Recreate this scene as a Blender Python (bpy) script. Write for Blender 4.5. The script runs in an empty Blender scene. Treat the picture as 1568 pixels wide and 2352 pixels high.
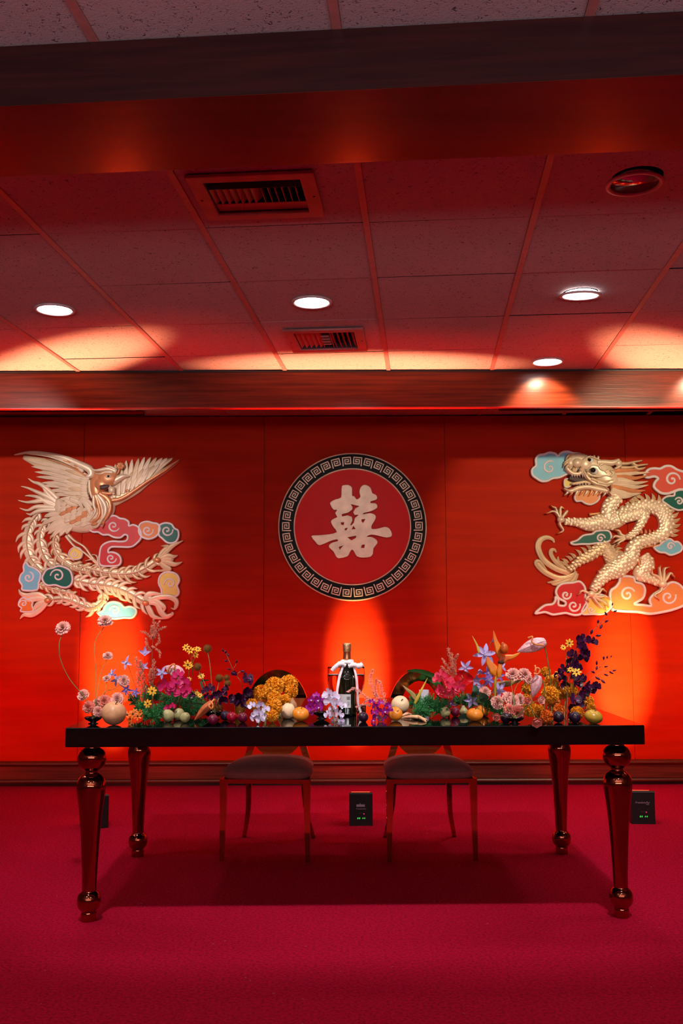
import bpy, bmesh, math, random
from mathutils import Vector, Matrix, Quaternion
from math import sin, cos, pi, radians, atan2, sqrt
random.seed(7)
SC = bpy.context.scene
COL = SC.collection

# ------------------------------------------------------------------ camera
F_PX, TILT, ROLL = 2287.0, 0.1005, 0.0032
CH = 1.2035                                    # camera height above the carpet
cam_d = bpy.data.cameras.new('camera')
cam_d.sensor_fit = 'VERTICAL'; cam_d.sensor_height = 36.0
cam_d.lens = 36.0 * F_PX / 2352.0
cam_d.clip_start = 0.05; cam_d.clip_end = 60
cam = bpy.data.objects.new('camera', cam_d); COL.objects.link(cam)
_c, _s = cos(TILT), sin(TILT)
_fw = Vector((0, _c, _s)); _up = Vector((0, -_s, _c)); _rt = Vector((1, 0, 0))
_r2 = _rt * cos(ROLL) - _up * sin(ROLL); _u2 = _up * cos(ROLL) + _rt * sin(ROLL)
m = Matrix((_r2, _u2, -_fw)).transposed().to_4x4(); m.translation = Vector((0, 0, CH))
cam.matrix_world = m
SC.camera = cam

# ------------------------------------------------------------------ world, view
SC.view_settings.view_transform = 'Standard'
SC.view_settings.look = 'None'
SC.view_settings.gamma = 1.0
SC.view_settings.use_curve_mapping = False
SC.view_settings.exposure = 0.0
SC.cycles.use_denoising = True
SC.cycles.max_bounces = 8
SC.cycles.diffuse_bounces = 3
SC.cycles.glossy_bounces = 5
SC.cycles.transmission_bounces = 8
SC.cycles.sample_clamp_indirect = 4.0
SC.cycles.caustics_reflective = False
SC.cycles.caustics_refractive = False
world = bpy.data.worlds.new('dim_room'); SC.world = world
world.use_nodes = True
world.node_tree.nodes['Background'].inputs[0].default_value = (0.45, 0.35, 0.42, 1)
world.node_tree.nodes['Background'].inputs[1].default_value = 0.02

# grid of the ceiling (rotated a little against the back wall)
CEIL = CH + 1.4244
GA, GX, GY, TS = 0.083, 0.0943, 3.5414, 0.61
def gxy(i, j):
    return (GX + TS * (i * cos(GA) + j * sin(GA)), GY + TS * (-i * sin(GA) + j * cos(GA)))
D_FASCIA, D_WALL = 5.785, 7.14

def spot(name, loc, tgt, power, color, angle, blend=0.3, radius=0.04):
    l = bpy.data.lights.new(name, 'SPOT'); l.energy = power; l.color = color
    l.spot_size = radians(angle); l.spot_blend = blend; l.shadow_soft_size = radius
    o = bpy.data.objects.new(name, l); COL.objects.link(o); o.location = loc
    d = Vector(tgt) - Vector(loc)
    o.rotation_euler = d.to_track_quat('-Z', 'Y').to_euler()
    return o

WHITE = (1.0, 0.90, 0.86)
# the lit downlights: seen ones (tile centres) and their unseen neighbours in the same grid
DL_SEEN = [(-2.5, 1.5), (-0.5, 1.5), (1.5, 1.5), (1.5, 3.5)]
for k, (i, j) in enumerate(DL_SEEN):
    x, y = gxy(i, j)
    w = 22
    spot('downlight_beam', (x, y, CEIL - 0.012), (x, y, 0), w, WHITE, 122, 0.35, 0.05)
for i, j in ((1.5, 3.5), (3.1, 3.5)):           # light of the two cans next to the fascia grazing the board
    x, y = gxy(i, j)
    spot('downlight_graze', (x, y, CEIL - 0.012), (x + .01, D_FASCIA, CEIL - .27), 34, (1.0, 0.84, 0.55), 92, 0.45, 0.03)
for i, j, w in [(-4.5, 1.5, 26), (3.5, 1.5, 26), (3.1, 3.5, 14), (-4.5, 5.5, 0)]:
    if w:
        x, y = gxy(i, j)
        spot('downlight_beam', (x, y, CEIL - 0.02), (x, y, 0), w, WHITE, 118, 0.55, 0.06)
# row of ceiling lights in the part of the room where the photographer stands
for i, j, w in [(-2.5, -3.5, 22), (1.5, -3.5, 22), (-0.5, -5.5, 22)]:
    x, y = gxy(i, j)
    spot('room_light_beam', (x, y, CEIL - 0.03), (x, y + 0.6, 0), w, WHITE, 130, 0.7, 0.08)
# aimed spots off to the sides, washing the carvings
spot('accent_beam', (2.3, 3.25, 2.58), (1.85, 7.1, 1.7), 290, (1.0, 0.88, 0.55), 36, 0.35, 0.03)
spot('accent_beam', (-2.3, 2.95, 2.56), (-2.0, 7.1, 1.75), 320, (1.0, 0.88, 0.82), 28, 0.6, 0.03)
spot('accent_beam', (-1.0, 3.05, 2.58), (-0.6, 4.25, 0.78), 135, (1.0, 0.93, 0.9), 58, 0.7, 0.04)  # added fill spot, brightens the flowers on the left
spot('accent_beam', (1.1, 3.05, 2.58), (0.65, 4.25, 0.78), 135, (1.0, 0.93, 0.9), 58, 0.7, 0.04)  # its added counterpart for the flowers on the right

spot('accent_beam', (0.15, 3.05, 2.57), (0.08, 7.1, 1.82), 70, (1.0, 0.92, 0.84), 17, 0.7, 0.03)  # extra spot added to lift the medallion
# added area light behind the camera, soft fill for ceiling and room
al = bpy.data.lights.new('ambient_fill', 'AREA'); al.shape = 'RECTANGLE'; al.size = 6; al.size_y = 1.0; al.energy = 300; al.color = (0.95, 0.90, 1.0)
ao = bpy.data.objects.new('ambient_fill', al); COL.objects.link(ao); ao.location = (0, -2.6, 1.55); ao.rotation_euler = (radians(90 + 72), 0, 0)

# ------------------------------------------------------------------ pixel rays -> points in the room
def ray(px, py):
    X, Y = px - 784.0, 1176.0 - py
    return (_r2 * X + _u2 * Y + _fw * F_PX)
O = Vector((0, 0, CH))
def P(px, py, D):                      # point on the plane y = D
    d = ray(px, py); return O + d * (D / d.y)
def PZ(px, py, z):                     # point on the plane at height z
    d = ray(px, py); return O + d * ((z - CH) / d.z)

# ------------------------------------------------------------------ materials
def lin(c):
    c = c / 255.0
    return c / 12.92 if c <= 0.04045 else ((c + 0.055) / 1.055) ** 2.4
def rgb(r, g, b):
    return (lin(r), lin(g), lin(b), 1)
MATS = {}
def mat(name, col, rough=0.5, metal=0.0, var=0.12, scale=12.0, bump=0.0, bscale=None, stretch=None,
        coat=0.0, trans=0.0, emis=0.0, sss=0.0, spec=0.5, ior=1.45, col2=None, detail=3.0, ramp=(0.35, 0.65), aniso=0.0, sheen=0.0, bdist=0.004, alpha=1.0):
    m = bpy.data.materials.new(name); m.use_nodes = True
    nt = m.node_tree; n = nt.nodes; b = n['Principled BSDF']
    tc = n.new('ShaderNodeTexCoord'); mp = n.new('ShaderNodeMapping')
    nt.links.new(tc.outputs['Object'], mp.inputs[0])
    if stretch: mp.inputs['Scale'].default_value = stretch
    no = n.new('ShaderNodeTexNoise'); no.inputs['Scale'].default_value = scale; no.inputs['Detail'].default_value = detail
    nt.links.new(mp.outputs[0], no.inputs['Vector'])
    cr = n.new('ShaderNodeValToRGB')
    c2 = col2 if col2 else tuple(min(1, v * (1 + var)) for v in col[:3]) + (1,)
    c1 = tuple(v * (1 - var) for v in col[:3]) + (1,) if not col2 else col
    cr.color_ramp.elements[0].color = c1; cr.color_ramp.elements[1].color = c2
    cr.color_ramp.elements[0].position = ramp[0]; cr.color_ramp.elements[1].position = ramp[1]
    nt.links.new(no.outputs['Fac'], cr.inputs[0]); nt.links.new(cr.outputs[0], b.inputs['Base Color'])
    b.inputs['Roughness'].default_value = rough; b.inputs['Metallic'].default_value = metal
    b.inputs['IOR'].default_value = ior
    b.inputs['Specular IOR Level'].default_value = spec
    b.inputs['Coat Weight'].default_value = coat; b.inputs['Coat Roughness'].default_value = 0.08
    b.inputs['Transmission Weight'].default_value = trans
    b.inputs['Anisotropic'].default_value = aniso
    b.inputs['Sheen Weight'].default_value = sheen
    if alpha < 1: b.inputs['Alpha'].default_value = alpha
    if sss:
        b.inputs['Subsurface Weight'].default_value = sss
        b.inputs['Subsurface Radius'].default_value = (0.01, 0.005, 0.003)
        b.inputs['Subsurface Scale'].default_value = 0.5
    if emis:
        b.inputs['Emission Color'].default_value = col; b.inputs['Emission Strength'].default_value = emis
    if bump:
        bn = n.new('ShaderNodeTexNoise'); bn.inputs['Scale'].default_value = bscale or scale * 2; bn.inputs['Detail'].default_value = 2
        nt.links.new(mp.outputs[0], bn.inputs['Vector'])
        bp = n.new('ShaderNodeBump'); bp.inputs['Strength'].default_value = bump; bp.inputs['Distance'].default_value = bdist
        nt.links.new(bn.outputs['Fac'], bp.inputs['Height']); nt.links.new(bp.outputs[0], b.inputs['Normal'])
    MATS[name] = m
    return m

# ------------------------------------------------------------------ object helpers
def tag(o, label=None, cat=None, group=None, kind=None):
    if label: o['label'] = label
    if cat: o['category'] = cat
    if group: o['group'] = group
    if kind: o['kind'] = kind
    return o
def empty(name, loc=(0, 0, 0), rot=(0, 0, 0), parent=None):
    o = bpy.data.objects.new(name, None); COL.objects.link(o)
    o.location = loc; o.rotation_euler = rot; o.empty_display_size = 0.02
    if parent: o.parent = parent
    return o
def link(name, me, parent=None, mats=None):
    o = bpy.data.objects.new(name, me); COL.objects.link(o)
    if parent: o.parent = parent
    if mats and not me.materials:
        for q in (mats if isinstance(mats, (list, tuple)) else [mats]): me.materials.append(q)
    return o

class MB:
    def __init__(s): s.v = []; s.f = []; s.sm = []; s.mi = []
    def add(s, vs, fs, smooth=True, mi=0):
        k = len(s.v); s.v.extend([tuple(p) for p in vs])
        s.f.extend([tuple(i + k for i in f) for f in fs]); s.sm.extend([smooth] * len(fs)); s.mi.extend([mi] * len(fs))
        return s
    def box(s, x0, x1, y0, y1, z0, z1, mi=0, M=None):
        vs = [Vector(p) for p in ((x0, y0, z0), (x1, y0, z0), (x1, y1, z0), (x0, y1, z0), (x0, y0, z1), (x1, y0, z1), (x1, y1, z1), (x0, y1, z1))]
        if M: vs = [M @ p for p in vs]
        return s.add(vs, [(0, 3, 2, 1), (4, 5, 6, 7), (0, 1, 5, 4), (1, 2, 6, 5), (2, 3, 7, 6), (3, 0, 4, 7)], False, mi)
    def lathe(s, prof, n=32, M=None, mi=0, lobes=None):
        vs = []; fs = []
        for (r, z) in prof:
            for k in range(n):
                a = 2 * pi * k / n; rr = r * (lobes(a, z) if lobes else 1)
                vs.append(Vector((rr * cos(a), rr * sin(a), z)))
        if M: vs = [M @ p for p in vs]
        for q in range(len(prof) - 1):
            for k in range(n):
                k2 = (k + 1) % n
                fs.append((q * n + k, q * n + k2, (q + 1) * n + k2, (q + 1) * n + k))
        if prof[0][0] > 1e-5: fs.append(tuple(range(n))[::-1])
        if prof[-1][0] > 1e-5: fs.append(tuple((len(prof) - 1) * n + k for k in range(n)))
        return s.add(vs, fs, True, mi)
    def tube(s, pts, rad, n=8, mi=0, caps=True, closed=False):
        pts = [Vector(p) for p in pts]; N = len(pts)
        if not isinstance(rad, (list, tuple)): rad = [rad] * N
        vs = []; fs = []; prev = None
        for i, p in enumerate(pts):
            t = (pts[(i + 1) % N] - pts[i - 1]) if closed else (pts[min(i + 1, N - 1)] - pts[max(i - 1, 0)])
            if t.length < 1e-9: t = Vector((0, 0, 1))
            t.normalize()
            if prev is None:
                a = Vector((0, 0, 1)) if abs(t.z) < 0.9 else Vector((1, 0, 0))
                prev = t.cross(a).normalized()
            u = (prev - t * prev.dot(t))
            if u.length < 1e-6: u = t.orthogonal()
            u.normalize(); w = t.cross(u); prev = u
            for k in range(n):
                a = 2 * pi * k / n; vs.append(p + (u * cos(a) + w * sin(a)) * rad[i])
        R = N if closed else N - 1
        for i in range(R):
            for k in range(n):
                k2 = (k + 1) % n; i2 = (i + 1) % N
                fs.append((i * n + k, i * n + k2, i2 * n + k2, i2 * n + k))
        if caps and not closed:
            fs.append(tuple(range(n))[::-1]); fs.append(tuple((N - 1) * n + k for k in range(n)))
        return s.add(vs, fs, True, mi)
    def ell(s, c, rx, ry, rz, M=None, n=14, m=9, mi=0):
        vs = []; fs = []; c = Vector(c)
        for i in range(m + 1):
            th = pi * i / m
            for k in range(n):
                a = 2 * pi * k / n
                p = Vector((rx * sin(th) * cos(a), ry * sin(th) * sin(a), rz * cos(th)))
                if M: p = M @ p
                vs.append(c + p)
        for i in range(m):
            for k in range(n):
                k2 = (k + 1) % n; fs.append((i * n + k, (i + 1) * n + k, (i + 1) * n + k2, i * n + k2))
        return s.add(vs, fs, True, mi)
    def mesh(s, name, mats=None, auto=False):
        me = bpy.data.meshes.new(name); me.from_pydata([tuple(p) for p in s.v], [], s.f)
        me.polygons.foreach_set('use_smooth', s.sm); me.polygons.foreach_set('material_index', s.mi)
        if mats:
            for q in (mats if isinstance(mats, (list, tuple)) else [mats]): me.materials.append(q)
        me.update()
        return me
    def build(s, name, mats, parent=None, loc=None):
        o = link(name, s.mesh(name, mats), parent)
        if loc is not None: o.location = loc
        return o

def crm(pts, n=6, closed=False):          # Catmull-Rom resampling
    pts = [Vector(p) for p in pts]; N = len(pts); out = []
    if N < 3 and not closed:
        return [pts[0].lerp(pts[-1], k / n) for k in range(n + 1)]
    for i in range(N if closed else N - 1):
        if closed: a, b, c, d = pts[i - 1], pts[i], pts[(i + 1) % N], pts[(i + 2) % N]
        else: a, b, c, d = pts[max(i - 1, 0)], pts[i], pts[i + 1], pts[min(i + 2, N - 1)]
        for k in range(n):
            t = k / n
            out.append(0.5 * ((2 * b) + (c - a) * t + (2 * a - 5 * b + 4 * c - d) * t * t + (3 * b - a - 3 * c + d) * t ** 3))
    if not closed: out.append(pts[-1])
    return out

def plate(name, loops, depth, bevel, mats, parent=None, z=0.0, res=2):
    """flat board cut to an outline (loops: first outer, rest holes) in the xy plane, thickness up to +z"""
    cu = bpy.data.curves.new(name, 'CURVE'); cu.dimensions = '2D'; cu.fill_mode = 'BOTH'
    cu.extrude = max(1e-5, depth / 2 - bevel); cu.bevel_depth = bevel; cu.bevel_resolution = res
    cu.offset = -bevel
    for lp in loops:
        sp = cu.splines.new('POLY'); sp.points.add(len(lp) - 1); sp.use_cyclic_u = True
        for k, p in enumerate(lp): sp.points[k].co = (p[0], p[1], 0, 1)
    ob = bpy.data.objects.new(name + '_tmp', cu)
    me = bpy.data.meshes.new_from_object(ob)
    bpy.data.objects.remove(ob); bpy.data.curves.remove(cu)
    me.name = name
    me.materials.clear()
    for q in (mats if isinstance(mats, (list, tuple)) else [mats]): me.materials.append(q)
    o = link(name, me, parent); o.location = (0, 0, z + depth / 2)
    return o
# ================================================================== materials of the room
M_WALL = mat('red_lacquer_panel', rgb(184, 34, 2), rough=0.5, var=0.10, scale=3.0, bump=0.35, bscale=2.2, stretch=(0.45, 1, 5.0), spec=0.06, bdist=0.006)
M_WALLDARK = mat('dark_core', rgb(30, 5, 4), rough=0.8)
M_CARPET = mat('crimson_carpet', rgb(166, 8, 47), rough=0.97, var=0.3, scale=90, bump=0.7, bscale=260, bdist=0.006, spec=0.1)
M_TILE = None
M_RUNNER = mat('ceiling_grid_paint', rgb(200, 130, 125), rough=0.45, var=0.08, scale=30)
M_PLENUM = mat('plenum_dark', rgb(14, 8, 8), rough=0.9)
M_WOOD = mat('red_mahogany_veneer', rgb(100, 34, 14), rough=0.3, var=0.35, scale=6, stretch=(0.4, 3, 9), bump=0.12, bscale=14, spec=0.22, bdist=0.003)
M_BEAMFACE = mat('dark_beam_veneer', rgb(46, 12, 9), rough=0.32, var=0.3, scale=6, stretch=(0.4, 3, 9), bump=0.06, bscale=14, spec=0.5)
M_BEAMSOFFIT = mat('beam_soffit_veneer', rgb(84, 28, 18), rough=0.22, var=0.2, scale=5, stretch=(0.5, 3, 6), bump=0.06, bscale=10, spec=0.5, coat=0.3)
M_BASE = mat('baseboard_wood', rgb(88, 38, 22), rough=0.35, var=0.3, scale=8, stretch=(0.3, 3, 8), bump=0.1, bscale=18)
M_TRACK = mat('red_enamel_track', rgb(200, 20, 10), rough=0.3)
M_BLACKTRIM = mat('black_trim', rgb(20, 8, 7), rough=0.4)
M_VENT = mat('vent_enamel', rgb(190, 110, 105), rough=0.45, var=0.1)
M_VENTIN = mat('duct_interior', rgb(60, 45, 50), rough=0.7)
M_LENS = mat('downlight_lens', (1.0, 0.97, 1.0, 1), emis=14.0, var=0.02)
M_CANTRIM = mat('downlight_trim', rgb(215, 190, 185), rough=0.35)
M_CHROME = mat('can_reflector', rgb(200, 195, 195), rough=0.12, metal=1.0, var=0.05)

def tile_material():
    m = bpy.data.materials.new('fissured_ceiling_tile'); m.use_nodes = True
    nt = m.node_tree; n = nt.nodes; b = n['Principled BSDF']
    tc = n.new('ShaderNodeTexCoord'); geo = n.new('ShaderNodeObjectInfo')
    add = n.new('ShaderNodeVectorMath'); add.operation = 'ADD'
    sc = n.new('ShaderNodeVectorMath'); sc.operation = 'SCALE'; sc.inputs[3].default_value = 37.0
    cx = n.new('ShaderNodeCombineXYZ'); nt.links.new(geo.outputs['Random'], cx.inputs[0]); nt.links.new(geo.outputs['Random'], cx.inputs[1])
    nt.links.new(cx.outputs[0], sc.inputs[0]); nt.links.new(tc.outputs['Object'], add.inputs[0]); nt.links.new(sc.outputs[0], add.inputs[1])
    no = n.new('ShaderNodeTexNoise'); no.inputs['Scale'].default_value = 95; no.inputs['Detail'].default_value = 4; no.inputs['Distortion'].default_value = 1.6
    nt.links.new(add.outputs[0], no.inputs['Vector'])
    cr = n.new('ShaderNodeValToRGB'); e = cr.color_ramp.elements
    e[0].position = 0.335; e[0].color = (0.12, 0.06, 0.06, 1); e[1].position = 0.39; e[1].color = (0.62, 0.5, 0.49, 1)
    nt.links.new(no.outputs['Fac'], cr.inputs[0])
    n2 = n.new('ShaderNodeTexNoise'); n2.inputs['Scale'].default_value = 2.2
    nt.links.new(add.outputs[0], n2.inputs['Vector'])
    mx = n.new('ShaderNodeMix'); mx.data_type = 'RGBA'; mx.blend_type = 'MULTIPLY'; mx.inputs[0].default_value = 1.0
    cr2 = n.new('ShaderNodeValToRGB'); cr2.color_ramp.elements[0].color = (0.78, 0.74, 0.74, 1); cr2.color_ramp.elements[1].color = (1, 1, 1, 1)
    nt.links.new(n2.outputs['Fac'], cr2.inputs[0]); nt.links.new(cr.outputs[0], mx.inputs[6]); nt.links.new(cr2.outputs[0], mx.inputs[7])
    nt.links.new(mx.outputs[2], b.inputs['Base Color']); b.inputs['Roughness'].default_value = 0.85
    bp = n.new('ShaderNodeBump'); bp.inputs['Strength'].default_value = 0.35; bp.inputs['Distance'].default_value = 0.003
    nt.links.new(no.outputs['Fac'], bp.inputs['Height']); nt.links.new(bp.outputs[0], b.inputs['Normal'])
    return m
M_TILE = tile_material()

XL, XR, YN = -4.0, 4.0, -3.0

# ------------------------------------------------------------------ floor
b = MB()
N = 24
b.box(XL - .1, XR + .1, YN - .1, D_WALL + 0.12, -0.08, 0)
floor = b.build('floor', M_CARPET); tag(floor, kind='structure')
M_LINT = mat('carpet_lint', rgb(190, 120, 130), rough=0.9)
lint = MB(); rl = random.Random(5)
for k in range(150):
    x, y = rl.uniform(-1.9, 1.9), rl.uniform(1.8, 6.9)
    l, a = rl.uniform(.002, .006), rl.uniform(0, pi)
    lint.tube([(x, y, .002), (x + l * cos(a), y + l * sin(a), .003), (x + 2 * l * cos(a + .5), y + 2 * l * sin(a + .5), .002)], .0007, 3)
tag(lint.build('carpet_lint', M_LINT, floor), kind='stuff')

# ------------------------------------------------------------------ walls
wb = MB().box(XL - .1, XR + .1, D_WALL + .012, D_WALL + .12, -0.0, CEIL + .05).build('wall_back', M_WALLDARK)
tag(wb, kind='structure')
W1 = P(606, 1250, D_WALL).x; PW = (P(1024, 1250, D_WALL).x - W1)
k0 = -3
for k in range(-3, 4):
    x0 = W1 + k * PW + .0015; x1 = W1 + (k + 1) * PW - .0015
    x0 = max(x0, XL); x1 = min(x1, XR)
    if x1 <= x0: continue
    mb = MB(); n = 3
    c = (x0 + x1) / 2; y0 = D_WALL + random.uniform(-.001, .001)
    mb.box(x0 - c, x1 - c, 0, .0115, .12, CEIL - .004)
    o = mb.build('panel', M_WALL, wb, (c, y0, 0))
for nm, a in (('wall_left', (XL - .1, XL, YN, D_WALL + .1)), ('wall_right', (XR, XR + .1, YN, D_WALL + .1)), ('wall_front', (XL - .1, XR + .1, YN - .1, YN))):
    M_SIDE = MATS.get('side_wall_paint') or mat('side_wall_paint', rgb(120, 60, 50), rough=0.6)
    tag(MB().box(a[0], a[1], a[2], a[3], 0, CEIL + .05).build(nm, M_SIDE), kind='structure')

# baseboard: cap moulding, board, bead
bb = MB()
def extr_x(mb, prof, x0, x1):
    n = len(prof); vs = [(x0, p[0], p[1]) for p in prof] + [(x1, p[0], p[1]) for p in prof]
    fs = [(k, (k + 1) % n, n + (k + 1) % n, n + k) for k in range(n)] + [tuple(range(n))[::-1], tuple(range(n, 2 * n))]
    mb.add(vs, fs, False)
yb = D_WALL - .001
base = MB(); extr_x(base, [(yb, .044), (yb - .018, .044), (yb - .02, .048), (yb - .02, .134), (yb - .014, .14), (yb, .14)], XL, XR)
base = base.build('baseboard_back', M_BASE); tag(base, kind='structure')
cap = MB(); extr_x(cap, [(yb, .140), (yb - .022, .1402), (yb - .036, .146), (yb - .04, .153), (yb - .037, .160), (yb - .022, .166), (yb - .012, .17), (yb, .171)], XL, XR)
cap.build('cap_moulding', M_BASE, base)
bead = MB(); extr_x(bead, [(yb, .020), (yb - .024, .020), (yb - .032, .026), (yb - .033, .034), (yb - .028, .042), (yb - .02, .0435), (yb, .0435)], XL, XR)
bead.build('bead_moulding', M_BASE, base)
gap = MB(); extr_x(gap, [(yb, .0), (yb - .006, .0), (yb - .006, .0195), (yb, .0195)], XL, XR)
gap.build('shadow_gap', M_BLACKTRIM, base)

# fascia board in front of the alcove, with curtain tracks behind it
zf = P(784, 935, D_FASCIA).z
fas = MB().box(XL, XR, D_FASCIA, D_FASCIA + .03, zf, CEIL - .0005).build('trim_1', M_WOOD); tag(fas, kind='structure')
MB().box(XL, XR, D_FASCIA - .004, D_FASCIA, CEIL - .008, CEIL - .0006).build('shadow_line', M_BLACKTRIM, fas)
MB().box(XL, XR, D_FASCIA - .003, D_FASCIA + .033, zf - .006, zf).build('edge_strip', M_TRACK, fas)
for k, (yy, a0, a1) in enumerate([(.20, XL, -0.72), (.42, XL, 0.1), (.66, XL, XR), (.86, -1.6, XR), (1.04, 1.1, XR), (1.18, XL, -1.4)]):
    t = empty('curtain_track', ((a0 + a1) / 2, D_FASCIA + yy, CEIL)); hw = (a1 - a0) / 2
    MB().box(-hw, hw, -.02, .02, -.028, -.001).build('rail', M_BLACKTRIM, t)
    MB().box(-hw, hw, -.024, -.020, -.024, -.003).build('flange', M_TRACK, t)
    tag(t, ['short curtain track just behind the fascia at left', 'curtain track second behind the fascia ending mid room', 'full length curtain track above the medallion wall',
            'curtain track above dragon wall reaching right edge', 'short curtain track nearest the right rear panels', 'short curtain track closest to wall at far left'][k], 'curtain track')

# ------------------------------------------------------------------ ceiling
ceil = MB().box(XL - .1, XR + .1, YN - .1, D_WALL + .12, CEIL + .14, CEIL + .2).build('ceiling', M_PLENUM); tag(ceil, kind='structure')
V1 = (-0.93, -0.235, -0.76, -0.17); V2 = (-0.825, -0.155, 2.19, 2.88)
ROT = -GA
def rect(u0, u1, v0, v1): return [(u0, v0), (u1, v0), (u1, v1), (u0, v1)]
def circ(cx, cy, r, n=40): return [(cx + r * cos(2 * pi * k / n), cy + r * sin(2 * pi * k / n)) for k in range(n)]
g = .0125; e = .0026
tile_me = None
holes = {(-3, 1): 'c', (-1, 1): 'c', (1, 1): 'c', (1, 3): 'c', (1, -1): 'c', (-1, -1): V1, (-1, 2): V2}
bw = .61
for i in range(-8, 8):
    for j in range(-11, 7):
        cx, cy = gxy(i + .5, j + .5)
        if not (XL + .1 < cx < XR - .1 and YN + .1 < cy < D_WALL - .02): continue
        if -1.95 < j + .5 < -1.0 and False: continue
        u0, u1, v0, v1 = -TS / 2 + g, TS / 2 - g, -TS / 2 + e, TS / 2 - e
        h = holes.get((i, j))
        if h is None:
            if tile_me is None:
                tb_ = MB().box(u0, u1, v0, v1, .004, .02); tb_.mi = [0, 1, 1, 1, 1, 1]; tile_me = tb_.mesh('ceiling_tile', [M_TILE, M_PLENUM])  # tile sides coloured dark to stand in for shade in the joints
            o = link('ceiling_tile', tile_me, ceil)
            zz = 0
        else:
            if h == 'c': lp = circ(0, 0, .083)
            else:
                m_ = .045
                lp = rect((h[0] - i - .5) * TS + m_, (h[1] - i - .5) * TS - m_, (h[2] - j - .5) * TS + m_, (h[3] - j - .5) * TS - m_)
            o = plate('ceiling_tile', [rect(u0, u1, v0, v1), lp], .016, .0001, M_TILE, ceil, res=0)
            zz = .012
        dz = random.uniform(-.0012, .0022)
        o.location = (cx, cy, CEIL + zz + dz)
        o.rotation_euler = (random.uniform(-.0025, .0025), random.uniform(-.002, .002), ROT + random.uniform(-.001, .001))
for i in range(-8, 9):
    # each runner is a long strip of the grid; cut to the room
    a = gxy(i, -10.5); c = gxy(i, 6.2)
    def cut(p, q):
        p, q = Vector(p), Vector(q); t0, t1 = 0, 1
        d = q - p
        for lo, hi, ax in ((XL + .02, XR - .02, 0), (YN + .02, D_WALL - .01, 1)):
            ta, tb = (lo - p[ax]) / d[ax], (hi - p[ax]) / d[ax]
            if ta > tb: ta, tb = tb, ta
            t0, t1 = max(t0, ta), min(t1, tb)
        return (p + d * t0, p + d * t1) if t1 > t0 else None
    r_ = cut(a, c)
    if not r_: continue
    p, q = r_; L = (q - p).length
    o = MB().box(-.0115, .0115, 0, L, 0, .010).build('grid_runner', M_RUNNER, ceil, (p.x, p.y, CEIL - .001))
    o.rotation_euler = (0, 0, ROT)
for j in range(-10, 7):
    a = gxy(-9, j); c = gxy(9, j)
    r_ = cut(a, c)
    if not r_: continue
    p, q = r_; L = (q - p).length
    if L < .3: continue
    o = MB().box(0, L, -.011, .011, .0215, .03).build('cross_runner', M_PLENUM, ceil, (p.x, p.y, CEIL + .001))
    o.rotation_euler = (0, 0, ROT)

# dark beam across the ceiling in the foreground
bz = CEIL - .160
pn = P(784, 65, 1); 
beam = empty('trim_2', (0, 0, 0)); tag(beam, kind='structure')
b0 = gxy(0, -2.02)[1]; 
Mb = Matrix.Translation((0, 2.309, 0)) @ Matrix.Rotation(ROT, 4, 'Z')
HB = PZ(784, 208, 0); dn = 2.309
zb = P(784, 208, dn).z
df = (zb - CH) / ((P(784, 372, 1).z - CH))
wbm = (df - dn) * cos(GA)
MB().box(-3.7, 3.7, .012, wbm, zb + .008, CEIL - .002, M=Mb).build('beam_core', M_BEAMFACE, beam)
MB().box(-3.7, 3.7, 0, .0115, zb + .001, CEIL - .002, M=Mb).build('near_face', M_BEAMFACE, beam)
MB().box(-3.7, 3.7, .001, wbm + .008, zb, zb + .0075, M=Mb).build('soffit_board', M_BEAMSOFFIT, beam)
MB().box(-3.7, 3.7, wbm + .0005, wbm + .014, zb + .0076, CEIL - .002, M=Mb).build('far_face', M_BEAMFACE, beam)

# ------------------------------------------------------------------ downlights
def can_light(i, j, lit, label, tilt=0.0):
    x, y = gxy(i, j)
    t = empty('downlight', (x, y, CEIL), (0, 0, ROT)); tag(t, label, 'ceiling light', 'round recessed downlights')
    ring = MB().lathe([(.080, .006), (.094, .004), (.0955, .001), (.094, -.003), (.087, -.0045), (.080, -.003), (.078, .004), (.080, .006)], 48)
    r_ = ring.build('trim_ring', M_CANTRIM, t)
    if tilt: r_.rotation_euler = (tilt, .02, 0); r_.location = (0, -.004, -.006)
    if lit:
        l = MB().lathe([(.0765, .001), (.0765, .004), (.0001, .006)], 40); l.add([(.0765 * cos(2 * pi * k / 40), .0765 * sin(2 * pi * k / 40), .0005) for k in range(40)], [tuple(range(40))[::-1]], False)
        l.build('lens', M_LENS, t)
    else:
        cn = MB().lathe([(.0785, .002), (.077, .03), (.066, .075), (.045, .105), (.0001, .112)], 40); cn.build('reflector', M_CHROME, t)
        bl = MB().lathe([(.0001, .028), (.018, .03), (.030, .045), (.032, .06), (.022, .085), (.014, .105)], 24)
        bl.build('bulb', mat('unlit_bulb_glass', rgb(70, 60, 62), rough=0.15, metal=.3), t)
    return t
can_light(-2.5, 1.5, True, 'lit round downlight at the left, brightest with a glow around it')
can_light(-0.5, 1.5, True, 'lit round downlight above the round medallion, between the two vents')
can_light(1.5, 1.5, True, 'lit round downlight on the right with its trim ring hanging open', tilt=.10)
can_light(1.5, 3.5, True, 'small lit downlight on the right closest to the wooden fascia')
can_light(1.5, -.42, False, 'unlit round downlight with chrome reflector at top right')

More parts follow.
